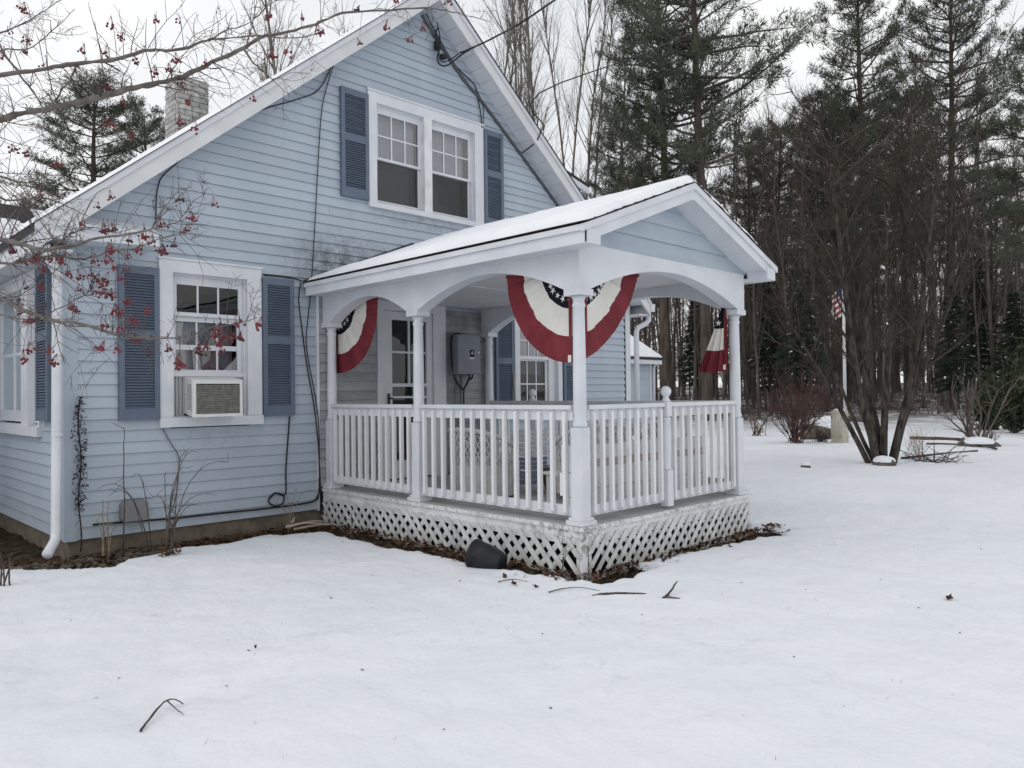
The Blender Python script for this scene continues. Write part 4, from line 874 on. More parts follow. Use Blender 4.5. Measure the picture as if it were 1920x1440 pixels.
cable('inner loop of black wire hanging beside the drip loop', [(6.33, 7.72, 6.3), (6.36, 7.70, 6.10), (6.33, 7.69, 5.93), (6.36, 7.69, 5.80), (6.48, 7.67, 5.83), (6.62, 7.58, 5.96)], .008)
mb = MB(); mb.box(6.31, 6.37, 7.70, 7.77, 5.95, 6.06); mb.box(6.40, 6.47, 7.70, 7.77, 5.86, 5.91); tag(mb.build('wire_clamp', 'cable'), 'black wire clamps holding the service drop under the gable peak', 'clamp')
cable('heavy overhead service wire rising from the gable peak to the right', [(6.62, 7.6, 5.95), (6.74, 7.5, 6.02), (6.95, 7.2, 6.16), tuple(at(1040, 0, 9)), tuple(at(1300, -190, 14)), tuple(at(1700, -500, 20))], .012, name='overhead_wire')
cable('thin overhead wire crossing the right rake toward the pines', [(7.95, 7.78, 4.95), (8.0, 7.55, 5.06), (8.05, 7.49, 5.22), (8.1, 7.48, 5.31), tuple(at(1010, 175, 10.6)), tuple(at(1200, 103, 14)), tuple(at(1320, 50, 19)), tuple(at(1460, -15, 26)), tuple(at(1700, -120, 36))], .010, name='overhead_wire')
cable('black cable running low along the siding past the vent to the porch', [(2.22, .275), (2.57, .262), (2.97, .243), (3.35, .24), (3.81, .232), (4.31, .232), (4.50, .25), (4.57, .33), (4.58, .5)], .010)
cable('black cable dropping from the right lower shutter into a coil', [(4.21, 1.22), (4.19, 0.99), (4.16, 0.64), (4.15, 0.36), (4.03, 0.39), (3.95, 0.31), (4.03, 0.245), (4.12, .27), (4.13, .35), (4.03, .385), (3.96, .32)], .009, y=YW-.045)
cable('black cable at the porch corner curving down the edge of the siding', [(4.36, 2.72), (4.33, 2.53), (4.37, 2.18), (4.42, 1.82), (4.53, 1.21), (4.57, 0.73), (4.585, 0.3), (4.58, .1)], .008, y=YW-.05)
cable('short grey cable below the left lower window corner', [(2.85, 1.14), (2.92, 1.0), (3.0, .86), (3.0, .7), (2.98, .5), (2.93, .3)], .005, 'cable_grey')
cable('thin black wire running along the siding above the right lower shutter to the porch eave', [(3.92, 2.76), (4.1, 2.765), (4.3, 2.755), (4.38, 2.735)], .009)
# ---- tipped black pot
pt0, pt1 = Vector((4.27, 4.79, .108)), Vector((4.345, 4.53, .058)); dpt = (pt1-pt0)
pot = MB(); pot.tube([pt0-dpt*.03, pt0, pt0+dpt*.07, pt0+dpt*.09, pt0+dpt*.35, pt0+dpt*.65, pt0+dpt*.88, pt1], [.128, .132, .13, .122, .117, .106, .09, .074], 24, False); pot.tube([pt1, pt1+dpt*.01], [.078, .07], 22); pot.tube([pt0+dpt*.0, pt0+dpt*.9], [.12, .07], 22, False)
tag(pot.build('flower_pot', 'black_plastic'), 'black plastic flower pot tipped on its side against the lattice', 'flower pot')
# ---- dry plants along the wall
def stems(name, label, cat, base, tips, r=.004, m='stalk', group=None, sub=2, droop=.0, seed=0):
    rr = random.Random(seed); t = thing(name, label, cat, base, group)
    for tip in tips:
        b = Vector(base)+Vector((rr.uniform(-.04, .04), rr.uniform(-.04, .04), -.05)); e = Vector(tip)
        c = Vector((b.x+(e.x-b.x)*.25+rr.uniform(-.03, .03), b.y+(e.y-b.y)*.25, e.z*1.02+droop*1.6)); pts = []
        for q in range(9): w_ = q/8; pts.append(b*(1-w_)**2+c*2*w_*(1-w_)+e*w_*w_+Vector((rr.uniform(-.006, .006), rr.uniform(-.006, .006), 0)))
        mb = MB(); mb.tube(pts, [r*(1.25-.85*q/8) for q in range(9)], 5)
        for k in range(sub):
            q = pts[rr.randint(3, 8)]; mb.tube([q, q+Vector((rr.uniform(-.1, .1), rr.uniform(-.05, .05), rr.uniform(-.02, .1)))], [r*.5, r*.3], 4)
        mb.build('stem', m, t)
    return t
t = stems('dry_shrub', 'leafless arching shrub in the snow below the lower window', 'shrub', (2.65, 7.10, .04), [(2.63, 7.14, .75), (2.75, 7.0, .92), (2.84, 6.92, .95), (3.05, 6.75, .85), (2.78, 7.02, .80), (2.55, 7.2, .55), (2.70, 7.1, .6), (3.0, 6.9, .55), (2.9, 7.0, .45), (2.62, 7.05, .4), (2.72, 7.15, .5)], .0045, 'stalk_dark', sub=3, droop=.06, seed=3)
mb = MB(); rr = random.Random(5)
for k in range(60):
    c = Vector((2.65+rr.uniform(-.09, .09), 7.08+rr.uniform(-.07, .07), .03+rr.uniform(0, .07))); d = Vector((rr.uniform(-1, 1), rr.uniform(-1, 1), rr.uniform(-.3, .8)))*.03; e = Vector((rr.uniform(-1, 1), rr.uniform(-1, 1), rr.uniform(-1, 1)))*.012
    mb.add([c-d, c+e, c+d, c-e], [(0, 1, 2, 3)])
mb.build('dead_leaves', 'leaf_dead', t, kind='stuff')
mb = MB(); rr = random.Random(8); pts = [Vector((2.10+.012*math.sin(z*9), 7.74, z)) for z in np.linspace(.05, 1.46, 24)]; vt = thing('dry_vine', 'dark dried vine climbing the corner of the house by the downspout', 'vine', (2.1, 7.74, 0))
mb.tube(pts, [.007]*24, 5); mb.build('stem', 'vine', vt)
mb = MB()
for k in range(430):
    z = .42+1.04*rr.random(); w_ = .035+.03*math.sin(z*7)**2; c = Vector((2.10+.012*math.sin(z*9)+rr.uniform(-w_, w_), 7.73+rr.uniform(-.03, .02), z)); d = Vector((rr.uniform(-1, 1), rr.uniform(-.5, .5), rr.uniform(-1, 1)))*.018; e = Vector((rr.uniform(-1, 1), rr.uniform(-1, 1), rr.uniform(-1, 1)))*.008
    mb.add([c-d, c+e, c+d, c-e], [(0, 1, 2, 3)])
for k in range(40):
    z = .1+1.3*rr.random(); mb.tube([(2.10, 7.735, z), (2.10+rr.uniform(-.07, .07), 7.72, z+rr.uniform(-.08, .05))], .003, 3)
mb.build('dry_leaves', 'vine', vt, kind='stuff')
stems('dry_stalk', 'tall single brown stalk in front of the vent on the wall', 'plant', (2.47, 7.62, .0), [(2.43, 7.6, 1.17)], .006, 'stalk_dark', sub=1, seed=1)
stems('dry_stalk', 'arching brown briar leaning over the vent on the wall', 'plant', (2.62, 7.55, .0), [(2.20, 7.6, .62), (2.30, 7.6, .55), (2.5, 7.6, .7)], .005, 'stalk_dark', sub=2, droop=.12, seed=2)
stems('dry_stalk', 'pale dead stalks by the foundation next to the downspout', 'plant', (2.28, 7.62, .0), [(2.2, 7.6, .33), (2.25, 7.6, .52), (2.3, 7.62, .5), (2.34, 7.6, .3), (2.38, 7.6, .28)], .006, 'stalk', sub=1, seed=4)
stems('dry_stalk', 'pale dead stalks rising before the coiled cable', 'plant', (4.08, 7.55, .0), [(4.0, 7.5, .4), (4.07, 7.5, .3), (4.16, 7.5, .45), (4.3, 7.5, .42), (3.9, 7.5, .3)], .004, 'stalk', sub=2, seed=6)
stems('dry_stalk', 'small clump of dead stems at the left edge of the snow', 'plant', (1.38, 7.0, .03), [(1.30, 7.0, .3), (1.36, 7.0, .22), (1.42, 7.0, .25), (1.45, 7.0, .2), (1.34, 6.95, .16)], .006, 'stalk_dark', sub=3, seed=7)
stems('dry_stalk', 'dead stem standing in snow beside the lattice corner', 'plant', (4.25, 6.6, .0), [(4.26, 6.6, .3), (4.22, 6.55, .2)], .004, 'stalk_dark', sub=1, seed=9)
stems('dry_stalk', 'thin dead vine stems clinging to the porch corner lattice', 'plant', (4.42, 3.95, .0), [(4.50, 4.0, .35), (4.44, 3.9, .3), (4.56, 3.9, .25)], .0035, 'stalk_dark', sub=2, seed=10)
# ---- things lying on the ground
def stickobj(label, pts, r, m='stick', name='fallen_stick', cat='stick', sub=()):
    def smooth(Q):
        Q = [Vector(q) for q in Q]; o = []
        for i in range(len(Q)-1):
            a = Q[max(i-1, 0)]; b = Q[i]; c = Q[i+1]; d = Q[min(i+2, len(Q)-1)]
            for k in range(5): t_ = k/5; o.append(.5*((2*b)+(c-a)*t_+(2*a-5*b+4*c-d)*t_*t_+(3*b-a-3*c+d)*t_**3)+Vector((random.uniform(-1, 1), random.uniform(-1, 1), 0))*r*.35)
        return o+[Q[-1]]
    pts = smooth(pts); sub = [smooth(s_) for s_ in sub]
    mb = MB(); mb.tube(pts, [r*(1-.65*i/(len(pts)-1))*random.uniform(.85, 1.15) for i in range(len(pts))], 7)
    for s_ in sub: mb.tube(s_, [r*.6*(1-.6*i/(len(s_)-1)) for i in range(len(s_))], 5)
    return tag(mb.build(name, m), label, cat)
g_ = lambda x, y, h=.008: (x, y, sz(x, y)+h)
stickobj('straight dark stick half sunk in the snow before the porch corner', [g_(4.14, 3.42, -.012), g_(4.20, 3.37, .0), g_(4.27, 3.295, .003), g_(4.36, 3.215, .001), g_(4.40, 3.18, .002), g_(4.46, 3.12, -.014)], .014)
stickobj('short forked stick poking up out of the snow near the porch corner', [g_(4.40, 3.01, -.005), g_(4.49, 3.02, .02), g_(4.62, 3.04, .07)], .012, sub=[[g_(4.42, 3.02, .005), g_(4.47, 2.92, .005)]])
stickobj('thin curved twig on the snow beside the straight dark stick', [g_(3.98, 3.68), g_(4.1, 3.66, .015), g_(4.2, 3.58, .015), g_(4.27, 3.45, .0)], .005)
stickobj('bent forked twig on the bare snow in the near left yard', [g_(1.155, 3.42), g_(1.22, 3.50, .02), g_(1.31, 3.60, .03), g_(1.365, 3.62, .03), g_(1.385, 3.555, .012)], .0058, sub=[[g_(1.335, 3.605, .03), g_(1.34, 3.53, .012), g_(1.345, 3.45, .008)]])
stickobj('small twig on the snow near the tipped pot', [g_(3.98, 4.2), g_(4.06, 4.12, .02), g_(4.12, 4.02)], .005)
for i, (a, b, l_) in enumerate([((4.05, 7.42), (4.62, 7.28), 'pale cut branch lying at the porch corner, longest one'), ((4.12, 7.50), (4.50, 7.42), 'pale cut branch lying nearest the siding by the porch corner'), ((3.9, 7.30), (4.30, 7.22), 'pale cut branch lying in front at the porch corner'), ((4.0, 7.35), (4.2, 7.62), 'pale cut branch crossing the others at the porch corner')]):
    stickobj(l_, [(a[0], a[1], .03+.03*i), ((a[0]+b[0])/2, (a[1]+b[1])/2, .05+.03*i), (b[0], b[1], .02+.03*i)], .016, 'stick_pale', 'cut_branch', 'branch')
def leafmesh(seed, s=.05):
    rr = random.Random(seed); mb = MB(); v = [(-s, 0, .004), (-s*.3, s*.45, .012), (0, s*.3, .015), (s*.35, s*.6, .006), (s*.5, s*.15, .014), (s*1.1, 0, .02), (s*.4, -s*.2, .012), (s*.3, -s*.55, .006), (-.1*s, -s*.3, .016), (-s*.4, -s*.4, .006)]
    mb.add(v+[(0, 0, .0)], [(i, (i+1) % 10, 10) for i in range(10)]); return mb
for i, (x, y, s_, l_) in enumerate([(5.776, 1.636, .045, 'brown oak leaf lying alone on the open snow at right'), (4.0, 4.05, .035, 'curled dark leaf on the snow in front of the porch corner'), (4.02, 3.85, .03, 'small dark leaf on the snow nearest the curved twig'), (2.0, 4.1, .014, 'tiny dark leaf scrap on the snow of the near yard')]):
    mb = leafmesh(i, s_); a = i*1.3; mb.v = [(x+p[0]*math.cos(a)-p[1]*math.sin(a), y+p[0]*math.sin(a)+p[1]*math.cos(a), sz(x, y)+p[2]*1.6+.004) for p in mb.v]; tag(mb.build('fallen_leaf', 'leaf_dead'), l_, 'leaf')
# leaf litter, stones, grass blades: uncountable
def litter(name, n, fpos, size, m, flat=.5, seed=0):
    r = np.random.default_rng(seed); T = []
    k = 0
    while k < n:
        p = fpos(r)
        if p is None: continue
        k += 1; s_ = size*r.uniform(.5, 1.3); a = r.uniform(0, 6.28); u = np.array([math.cos(a), math.sin(a), r.uniform(-flat, flat)])*s_; w = np.array([-math.sin(a), math.cos(a), r.uniform(-flat, flat)])*s_*.55; p = np.array(p)
        T += [[p-u, p+w, p+u], [p-u, p+u, p-w]]
    s_ = Soup(); s_.tris(T); o = link(name, s_.mesh(name, m, False), kind='stuff'); return o
def near_porch(r):
    if r.random() < .55: x = XP-abs(r.normal(0, .15))-.01; y = r.uniform(3.8, 7.4)
    else: y = YP-abs(r.normal(0, .10))-.01; x = r.uniform(4.5, 7.75)
    if y < 3.55: return None
    b = float(bare(np.array(x), np.array(y)))
    return (x, y, (max(sz(x, y), -.045) if b < .05 else -.03+.05*r.random())+.012)
litter('leaf_litter', 1500, near_porch, .026, 'leaf_dead', .8, 1)
def near_wall(r):
    x = r.uniform(1.2, 4.55); y = YW-abs(r.normal(0, .35)); b = float(bare(np.array(x), np.array(y)))
    return (x, y, -.02+.03*r.random()) if b > -.05 else None
litter('leaf_litter', 900, near_wall, .026, 'leaf_dead', .6, 2)
mb = MB(); rr = random.Random(3)
for k in range(420):
    x = rr.uniform(1.3, 2.9); y = YW-.03-rr.random()**1.3*.75
    if float(bare(np.array(x), np.array(y))) < .0: continue
    r_ = rr.uniform(.015, .042); c = Vector((x, y, -.02)); mb.blob(c, r_, 6, 4, rr.uniform(.4, .7))
mb.build('stones', 'stone', kind='stuff')
def yard(r):
    x, y = r.uniform(.2, 9), r.uniform(.3, 7.5)
    d = math.hypot(x, y)
    if float(bare(np.array(x), np.array(y))) > -.02 or d > 11 or d < 1.5: return None
    if float(vnoise(np.array(x), np.array(y), .8, 61)) < .55 and r.random() < .85: return None
    return (x, y)
T = []; r = np.random.default_rng(4); k = 0
while k < 500:
    q = yard(r)
    if q is None: continue
    k += 1; z = sz(*q)-.006; h = r.uniform(.006, .03); a = r.uniform(0, 6.28); l_ = r.uniform(0, .03); p = np.array([q[0], q[1], z]); w = np.array([math.cos(a), math.sin(a), 0])*.0018
    T.append([p-w, p+w, p+np.array([math.cos(a+1)*l_, math.sin(a+1)*l_, h])])
s_ = Soup(); s_.tris(T); link('grass_blades', s_.mesh('grass_blades', 'grass_dead', False), kind='stuff')
def specks(r):
    x, y = r.uniform(.2, 13), r.uniform(.2, 7.2)
    if float(bare(np.array(x), np.array(y))) > -.05 or math.hypot(x, y) < 1.6: return None
    d_ = min(abs(x-XP), abs(y-3.7)) if x < 7.6 else abs(x-7.4)
    if r.random() > .12+.9*math.exp(-d_*1.6): return None
    return (x, y, sz(x, y)+.004)
litter('snow_debris', 80, specks, .011, 'stalk_dark', .3, 12)
# ------------------------------------------------------------------ trees
def nrm(v): return v/max(np.linalg.norm(v), 1e-9)
def bough(p, d, L, r, n, rng, wig=.12, up=.0):
    pts = [p]; d = nrm(d)
    for i in range(n):
        d = nrm(d+rng.normal(0, wig, 3)+np.array([0, 0, up])); pts.append(pts[-1]+d*L/n)
    return np.array(pts), d
def tufts(P, D, rng, size, k=7, spread=1.0, wid=.06):
    """needle sprays: k slim triangles round each direction"""
    P = np.asarray(P); D = np.asarray(D); n = len(P)
    dirs = D[:, None, :]*.75+rng.normal(0, spread*.62, (n, k, 3)); dirs[..., 2] += .12
    dirs /= np.linalg.norm(dirs, axis=-1, keepdims=True); L = size*rng.uniform(.6, 1.15, (n, k, 1))
    side = np.cross(dirs, rng.normal(0, 1, (n, k, 3))); side /= np.linalg.norm(side, axis=-1, keepdims=True)+1e-9
    b = P[:, None, :]+rng.normal(0, size*.12, (n, k, 3))
    w = size*wid; tip = b+dirs*L; m = b+dirs*L*.45
    return np.stack([m+side*w*L/size, m-side*w*L/size, tip], 2).reshape(-1, 3, 3), np.stack([b, m+side*w*L/size, m-side*w*L/size], 2).reshape(-1, 3, 3)
def pine_meshes(seed, H=20, base=.32, wide=3.6, dens=1.0, lean=.02):
    rng = np.random.default_rng(seed); tr = Soup(); br = Soup(); P = []; D = []
    ax = lambda z: np.array([lean*z*math.sin(seed), lean*z*math.cos(seed*2)+.08*math.sin(z*.5+seed), z])
    zs = np.linspace(-.3, H, 16); tr.tube([ax(z) for z in zs], [max(.02, .26*(1-z/H)**.8+.015) for z in zs], 7)
    z = H*base*.45
    while z < H-.25:
        t = (z-H*base)/(H*(1-base)); live = t > -.02
        prof = (wide*(1-max(t, 0))**.45*(.55+.45*min(1, max(t, 0)*4+.3))) if live else wide*.45*rng.uniform(.2, 1)
        nb = rng.integers(4, 7) if live else rng.integers(1, 4); a0 = rng.uniform(0, 6.28)
        for b in range(nb):
            a = a0+b*6.283/nb+rng.normal(0, .25); L = prof*rng.uniform(.6, 1.25)+.3
            el = rng.normal(.10+.5*max(t, 0)**2, .13) if live else rng.normal(-.05, .15)
            d = np.array([math.cos(a)*math.cos(el), math.sin(a)*math.cos(el), math.sin(el)])
            pts, _ = bough(ax(z), d, L, 0, 5, rng, .09, .05 if live else .0); r_ = .012+.013*L
            br.tube(pts, np.linspace(r_, .006, 6), 4)
            if not live:
                for q in range(3):
                    s0 = pts[rng.integers(2, 6)]; e, _ = bough(s0, pts[-1]-pts[-2]+rng.normal(0, .1, 3), L*.4, 0, 2, rng, .2); br.tube(e, [.008, .006, .003], 3)
                continue
            ns = int(4+L*4.0*dens)
            for q in range(ns):
                f = rng.uniform(.25, 1.0); i = min(int(f*5), 4); p = pts[i]+(pts[i+1]-pts[i])*(f*5-i)
                d0 = nrm(pts[i+1]-pts[i]); sd = nrm(np.cross(d0, [0, 0, 1.]))*rng.choice([-1, 1])
                dd = nrm(d0*rng.uniform(.35, 1)+sd*rng.uniform(.2, 1)+np.array([0, 0, rng.normal(.16, .14)])); l2 = (.28+.42*L*.3*(1.15-f*.6))*rng.uniform(.6, 1.3)
                e, de = bough(p, dd, l2, 0, 2, rng, .15, .12); br.tube(e, [.009, .006, .004], 3)
                for g in np.linspace(.35, 1, max(2, int(l2/.17))):
                    P.append(p+(e[-1]-p)*g+rng.normal(0, .035, 3)); D.append(de)
        z += rng.uniform(.34, .62)*(1.25 if t < .3 else 1)
    A, B = tufts(P, D, rng, .29, 10, 1.0, .058); fo = Soup(); fo.tris(A); fo.tris(B[::2])
    nm = 'needle' if seed % 2 else 'needle2'
    return tr.mesh('trunk', 'bark_pine'), br.mesh('boughs', 'bark_far'), fo.mesh('foliage', nm, False)
def spruce_meshes(seed, H=8, wide=1.9):
    rng = np.random.default_rng(seed); tr = Soup(); br = Soup(); P = []; D = []; SN = []
    tr.tube([[0, 0, -.2], [0, 0, H*.5], [0, 0, H]], [.11, .07, .01], 6); z = 1.7
    while z < H-.1:
        t = z/H; prof = wide*(1-t)**.9*min(1, .45+(z-1.7)*.5)+.12; nb = 6; a0 = rng.uniform(0, 6.28)
        for b in range(nb):
            a = a0+b*1.047+rng.normal(0, .2); L = prof*rng.uniform(.6, 1.15); d = np.array([math.cos(a), math.sin(a), .10])
            pts, _ = bough(np.array([0, 0, z]), d, L, 0, 4, rng, .06, -.12); br.tube(pts, np.linspace(.02, .005, 5), 3)
            for g in np.linspace(.15, 1, int(4+L*8)):
                i = min(int(g*4), 3); p = pts[i]+(pts[i+1]-pts[i])*(g*4-i); sd = nrm(np.cross(pts[i+1]-pts[i], [0, 0, 1.]))
                for s in (-1, 0, 1): P.append(p+sd*s*.22*L*(1.1-g)*rng.uniform(.4, 1.2)+np.array([0, 0, -.05*abs(s)])); D.append(nrm(pts[-1]-pts[0]+sd*s*.6+np.array([0, 0, -.35])))
                if rng.random() < .045: SN.append((p, nrm(pts[i+1]-pts[i]), sd))
        z += rng.uniform(.22, .34)
    A, B = tufts(P, D, rng, .20, 6, .7, .09); fo = Soup(); fo.tris(A); fo.tris(B)
    sn = Soup(); T = []
    for p, d, s in SN:
        p = p+np.array([0, 0, .05]); l = rng.uniform(.06, .17); w = l*.4; a, b, c, e = p-d*l, p+s*w, p+d*l, p-s*w; u = np.array([0, 0, .04]); T += [[a, b, p+u], [b, c, p+u], [c, e, p+u], [e, a, p+u]]
    sn.tris(T); return tr.mesh('trunk', 'bark_pine'), br.mesh('boughs', 'bark_far'), fo.mesh('foliage', 'spruce_needle', False), sn.mesh('branch_snow', 'roof_snow', False)
def bare_meshes(seed, H=18, r=.13, spread=.5, lv=3, nfirst=16, crown=.35, m='twig', twn=5, tm='bark_far'):
    rng = np.random.default_rng(seed); tr = Soup(); br = Soup()
    pts, _ = bough(np.array([0, 0, -.2]), np.array([rng.normal(0, .04), rng.normal(0, .04), 1]), H, r, 12, rng, .035, .05)
    rad = r*(1-np.linspace(0, 1, 13))**.75+.012; tr.tube(pts, rad, 7)
    def rec(P, R0, L, level, n, lo):
        for q in range(n):
            f = lo+(1-lo)*rng.random()**.85; k = len(P)-1; i = min(int(f*k), k-1); p = P[i]+(P[i+1]-P[i])*(f*k-i); d0 = nrm(P[i+1]-P[i])
            sd = nrm(np.cross(d0, rng.normal(0, 1, 3))); ang = rng.uniform(.35, .85)*(1.0 if level > 1 else spread*1.6)
            d = nrm(d0*math.cos(ang)+sd*math.sin(ang)+np.array([0, 0, .18])); l = L*rng.uniform(.5, 1.15)*(1-.55*f if level == 1 else 1)
            e, _ = bough(p, d, l, 0, 4 if level < 3 else 3, rng, .10, .06)
            r_ = R0*(1.0 if level == 1 else .6)*rng.uniform(.6, 1); br.tube(e, np.linspace(r_, r_*.3, len(e)), 4 if level == 1 else 3)
            if level < lv: rec(e, r_*.55, l*.48, level+1, twn+(2 if level == 1 else 0), .2)
    rec(pts, r*.34, H*.27, 1, nfirst, crown)
    return tr.mesh('trunk', tm), br.mesh('branches', m)
def tree_proto(name, label, cat, group, parts):
    t = thing(name, label, cat, (0, 0, -50), group)
    for nm, me in parts: link(nm, me, t, 'stuff' if nm == 'branch_snow' else None)
    return t
used = set()
def plant(proto, x, depth, label=None, sc=1.0, rz=None, z=None):
    p = gp(x, depth); p.z = (sz(p.x, p.y) if z is None else z)-.03; rz = random.uniform(0, 6.28) if rz is None else rz
    if proto.name in used: o = copy_tree(proto, None, p, rz, sc)
    else: o = proto; used.add(proto.name); o.location = p; o.rotation_euler.z = rz; o.scale = (sc if isinstance(sc, tuple) else (sc,)*3)
    if label: o['label'] = label
    return o
PG = 'white pines behind the house and yard'
PM = [list(zip(('trunk', 'boughs', 'foliage'), pine_meshes(s, 20, b, w_, d_))) for s, b, w_, d_ in ((11, .42, 4.3, 1.15), (12, .34, 3.9, 1.0), (13, .30, 3.6, 1.2), (14, .36, 4.0, 1.1))]
pines = [tree_proto('pine_tree', 'x', 'pine tree', PG, pm) for pm in PM]
PL = [(0, 1328, 33, (1.0, 1.0, 1.30), 'tall white pine with long level boughs, directly above the porch peak'), (1, 1252, 35, (.95, .95, 1.18), 'white pine standing just left of the one above the porch peak'),
      (2, 1632, 34, (.9, .9, 1.04), 'dense white pine rising behind the many-stemmed tree'), (3, 1785, 36, (.92, .92, 1.06), 'white pine right of the flagpole with branches swept upward at the right'),
      (1, 1545, 37, .78, 'shorter white pine between the porch roof and the flagpole'), (0, 1950, 27, .68, 'white pine cut off by the picture edge beside the evergreen shrub'),
      (2, 178, 40, (1.2, 1.2, .90), 'bushy white pine left of the chimney above the eave'), (3, 292, 50, .98, 'white pine half hidden by the chimney'), (1, 415, 54, .98, 'white pine just showing over the rake beyond the chimney'),
      (3, 1455, 42, .78, 'low white pine filling the gap right of the porch peak'), (0, 1705, 44, .88, 'white pine deep in the woods behind the flagpole pair'), (2, 1175, 44, .86, 'white pine nearest the tall bare trees above the porch snow'), (1, 1860, 46, .70, 'white pine set back between the right edge pine and its neighbour'),
      (2, 1590, 46, .9, 'white pine farther back, its top between two nearer pines'), (0, 1400, 50, .86, 'white pine far back over the right porch eave'), (3, 70, 58, .78, 'small far white pine low over the left wing roof')]
for k, x, d, s_, l_ in PL: plant(pines[k], x, d, l_, s_)
SP = [tree_proto('spruce_tree', 'x', 'spruce', 'young spruces in the wood edge', list(zip(('trunk', 'boughs', 'foliage', 'branch_snow'), spruce_meshes(s, 8, w_)))) for s, w_ in ((21, 1.9), (22, 1.6))]
for k, x, d, s_, l_ in [(0, 1505, 30, .80, 'snow-flecked young spruce left of the flagpole'), (0, 1790, 32, .72, 'snow-flecked young spruce right of the many-stemmed tree'), (1, 1445, 36, .85, 'slim young spruce right of the porch post'), (1, 1835, 40, 1.0, 'tall slim young spruce near the evergreen shrub'), (1, 1310, 40, .9, 'young spruce seen under the front porch arch'), (0, 1905, 34, .7, 'young spruce behind the evergreen shrub')]: plant(SP[k], x, d, l_, s_)
BG = 'tall bare trees'
BM = [list(zip(('trunk', 'branches'), bare_meshes(s, 18, r_, sp, 3, nf, cr_, 'bark_pale', 6, 'bark_pale'))) for s, r_, sp, nf, cr_ in ((31, .10, .40, 34, .22), (32, .075, .34, 32, .26), (33, .095, .48, 34, .22), (34, .065, .32, 30, .28))]
bares = [tree_proto('bare_tree', 'x', 'bare tree', BG, bm) for bm in BM]
for k, x, d, s_, l_ in [(0, 545, 34, 1.25, 'bare forked tree rising over the left rake'), (2, 480, 42, 1.12, 'bare spreading tree over the rake right of the chimney'), (1, 905, 42, 1.42, 'bare tree nearest the right rake of the gable'), (3, 955, 46, 1.6, 'second bare tree out from the gable peak'), (0, 985, 40, 1.38, 'third bare tree out from the gable peak'), (2, 1030, 45, 1.45, 'bare tree midway between the gable peak and the pines'), (1, 1062, 41, 1.3, 'bare tree above the dormer tip'), (3, 1095, 48, 1.5, 'slim bare tree between dormer and pines'), (2, 1128, 44, 1.25, 'bare tree touching the left side of the pine group'), (0, 935, 52, 1.6, 'far bare tree seen low beside the right rake'), (1, 1010, 54, 1.65, 'far slim bare tree between the nearer bare ones'),
      (2, 30, 46, .72, 'bare tree far left behind the berry branches'), (0, -60, 40, .7, 'bare tree at the left picture edge'), (3, 1045, 37, 1.2, 'slender bare tree just right of the middle one past the gable'), (1, 1080, 52, 1.55, 'far bare tree filling the gap beside the dormer'), (3, 880, 39, 1.35, 'slender bare tree rising close along the right rake'), (0, 515, 40, 1.15, 'bare tree crossing the forked one over the left rake'), (3, 425, 45, .95, 'slim bare tree right beside the chimney'), (1, 590, 48, 1.3, 'bare tree peeping over the rake near the peak')]: plant(bares[k], x, d, l_, s_)
WG = 'woodland trees beyond the yard'
wl = 'leafless dark tree among the dense woods beyond the snowy yard'
wr = random.Random(17)
WM = [tree_proto('woodland_tree', wl, 'tree', WG, list(zip(('trunk', 'branches'), bare_meshes(s, 15, r_, .5, 3, nf, cr_, 'twig', 4)))) for s, r_, nf, cr_ in ((51, .085, 28, .10), (52, .055, 24, .08), (53, .068, 30, .12))]
for i in range(150):
    x = 1180+(2150-1180)*((i*.618034) % 1); d = wr.uniform(33, 62)
    if 1375 < x < 1400: x += 30
    plant(WM[i % 3], x, d, None, (wr.uniform(.75, 1.15)*1.0,)*2+(wr.uniform(.7, 1.12),))
# far wood: one mass
def far_wood():
    rng = np.random.default_rng(70); V = []; F3 = []; F4 = []; n = 0; src = []
    for s in (71, 72, 73):
        s_ = Soup(); r2 = np.random.default_rng(s); pts, _ = bough(np.array([0, 0, -.5]), np.array([0, 0, 1.]), 14, .1, 6, r2, .04, .05); s_.tube(pts, .11*(1-np.linspace(0, 1, 7))+.02, 4)
        for q in range(55):
            f = r2.uniform(.08, .98); p = np.array([0, 0, f*14])+r2.normal(0, .06, 3); a = r2.uniform(0, 6.28); d = np.array([math.cos(a), math.sin(a), r2.uniform(0, 1.2)]); L = 2.6*(1.15-f*.7)*r2.uniform(.4, 1.1); e, de = bough(p, d, L, 0, 3, r2, .14, .05); s_.tube(e, [.035, .026, .018, .008], 3)
            for g in range(3):
                p2 = e[r2.integers(1, 4)]; e2, _ = bough(p2, de+r2.normal(0, .6, 3), L*.5, 0, 2, r2, .2, .05); s_.tube(e2, [.018, .014, .008], 3)
        src.append(s_.arrays())
    for i in range(345):
        x = rng.uniform(1150, 2250); d = rng.uniform(54, 96); p = gp(x, d); a = rng.uniform(0, 6.28); sc = rng.uniform(.55, 1.25); c, s2 = math.cos(a), math.sin(a); v, f3, f4 = src[i % 3]
        if i % 5 == 4: x = rng.uniform(-500, 1150); p = gp(x, rng.uniform(75, 110)); sc *= .62
        w_ = np.stack([(v[:, 0]*c-v[:, 1]*s2)*sc+p.x, (v[:, 0]*s2+v[:, 1]*c)*sc+p.y, v[:, 2]*sc+sz(p.x, p.y)-.2], -1); V.append(w_); F4.append(f4+n); n += len(v)
    link('distant_wood', np_mesh('distant_wood', np.concatenate(V), np.zeros((0, 3), int), np.concatenate(F4), 'wood_far'), kind='stuff')
far_wood()
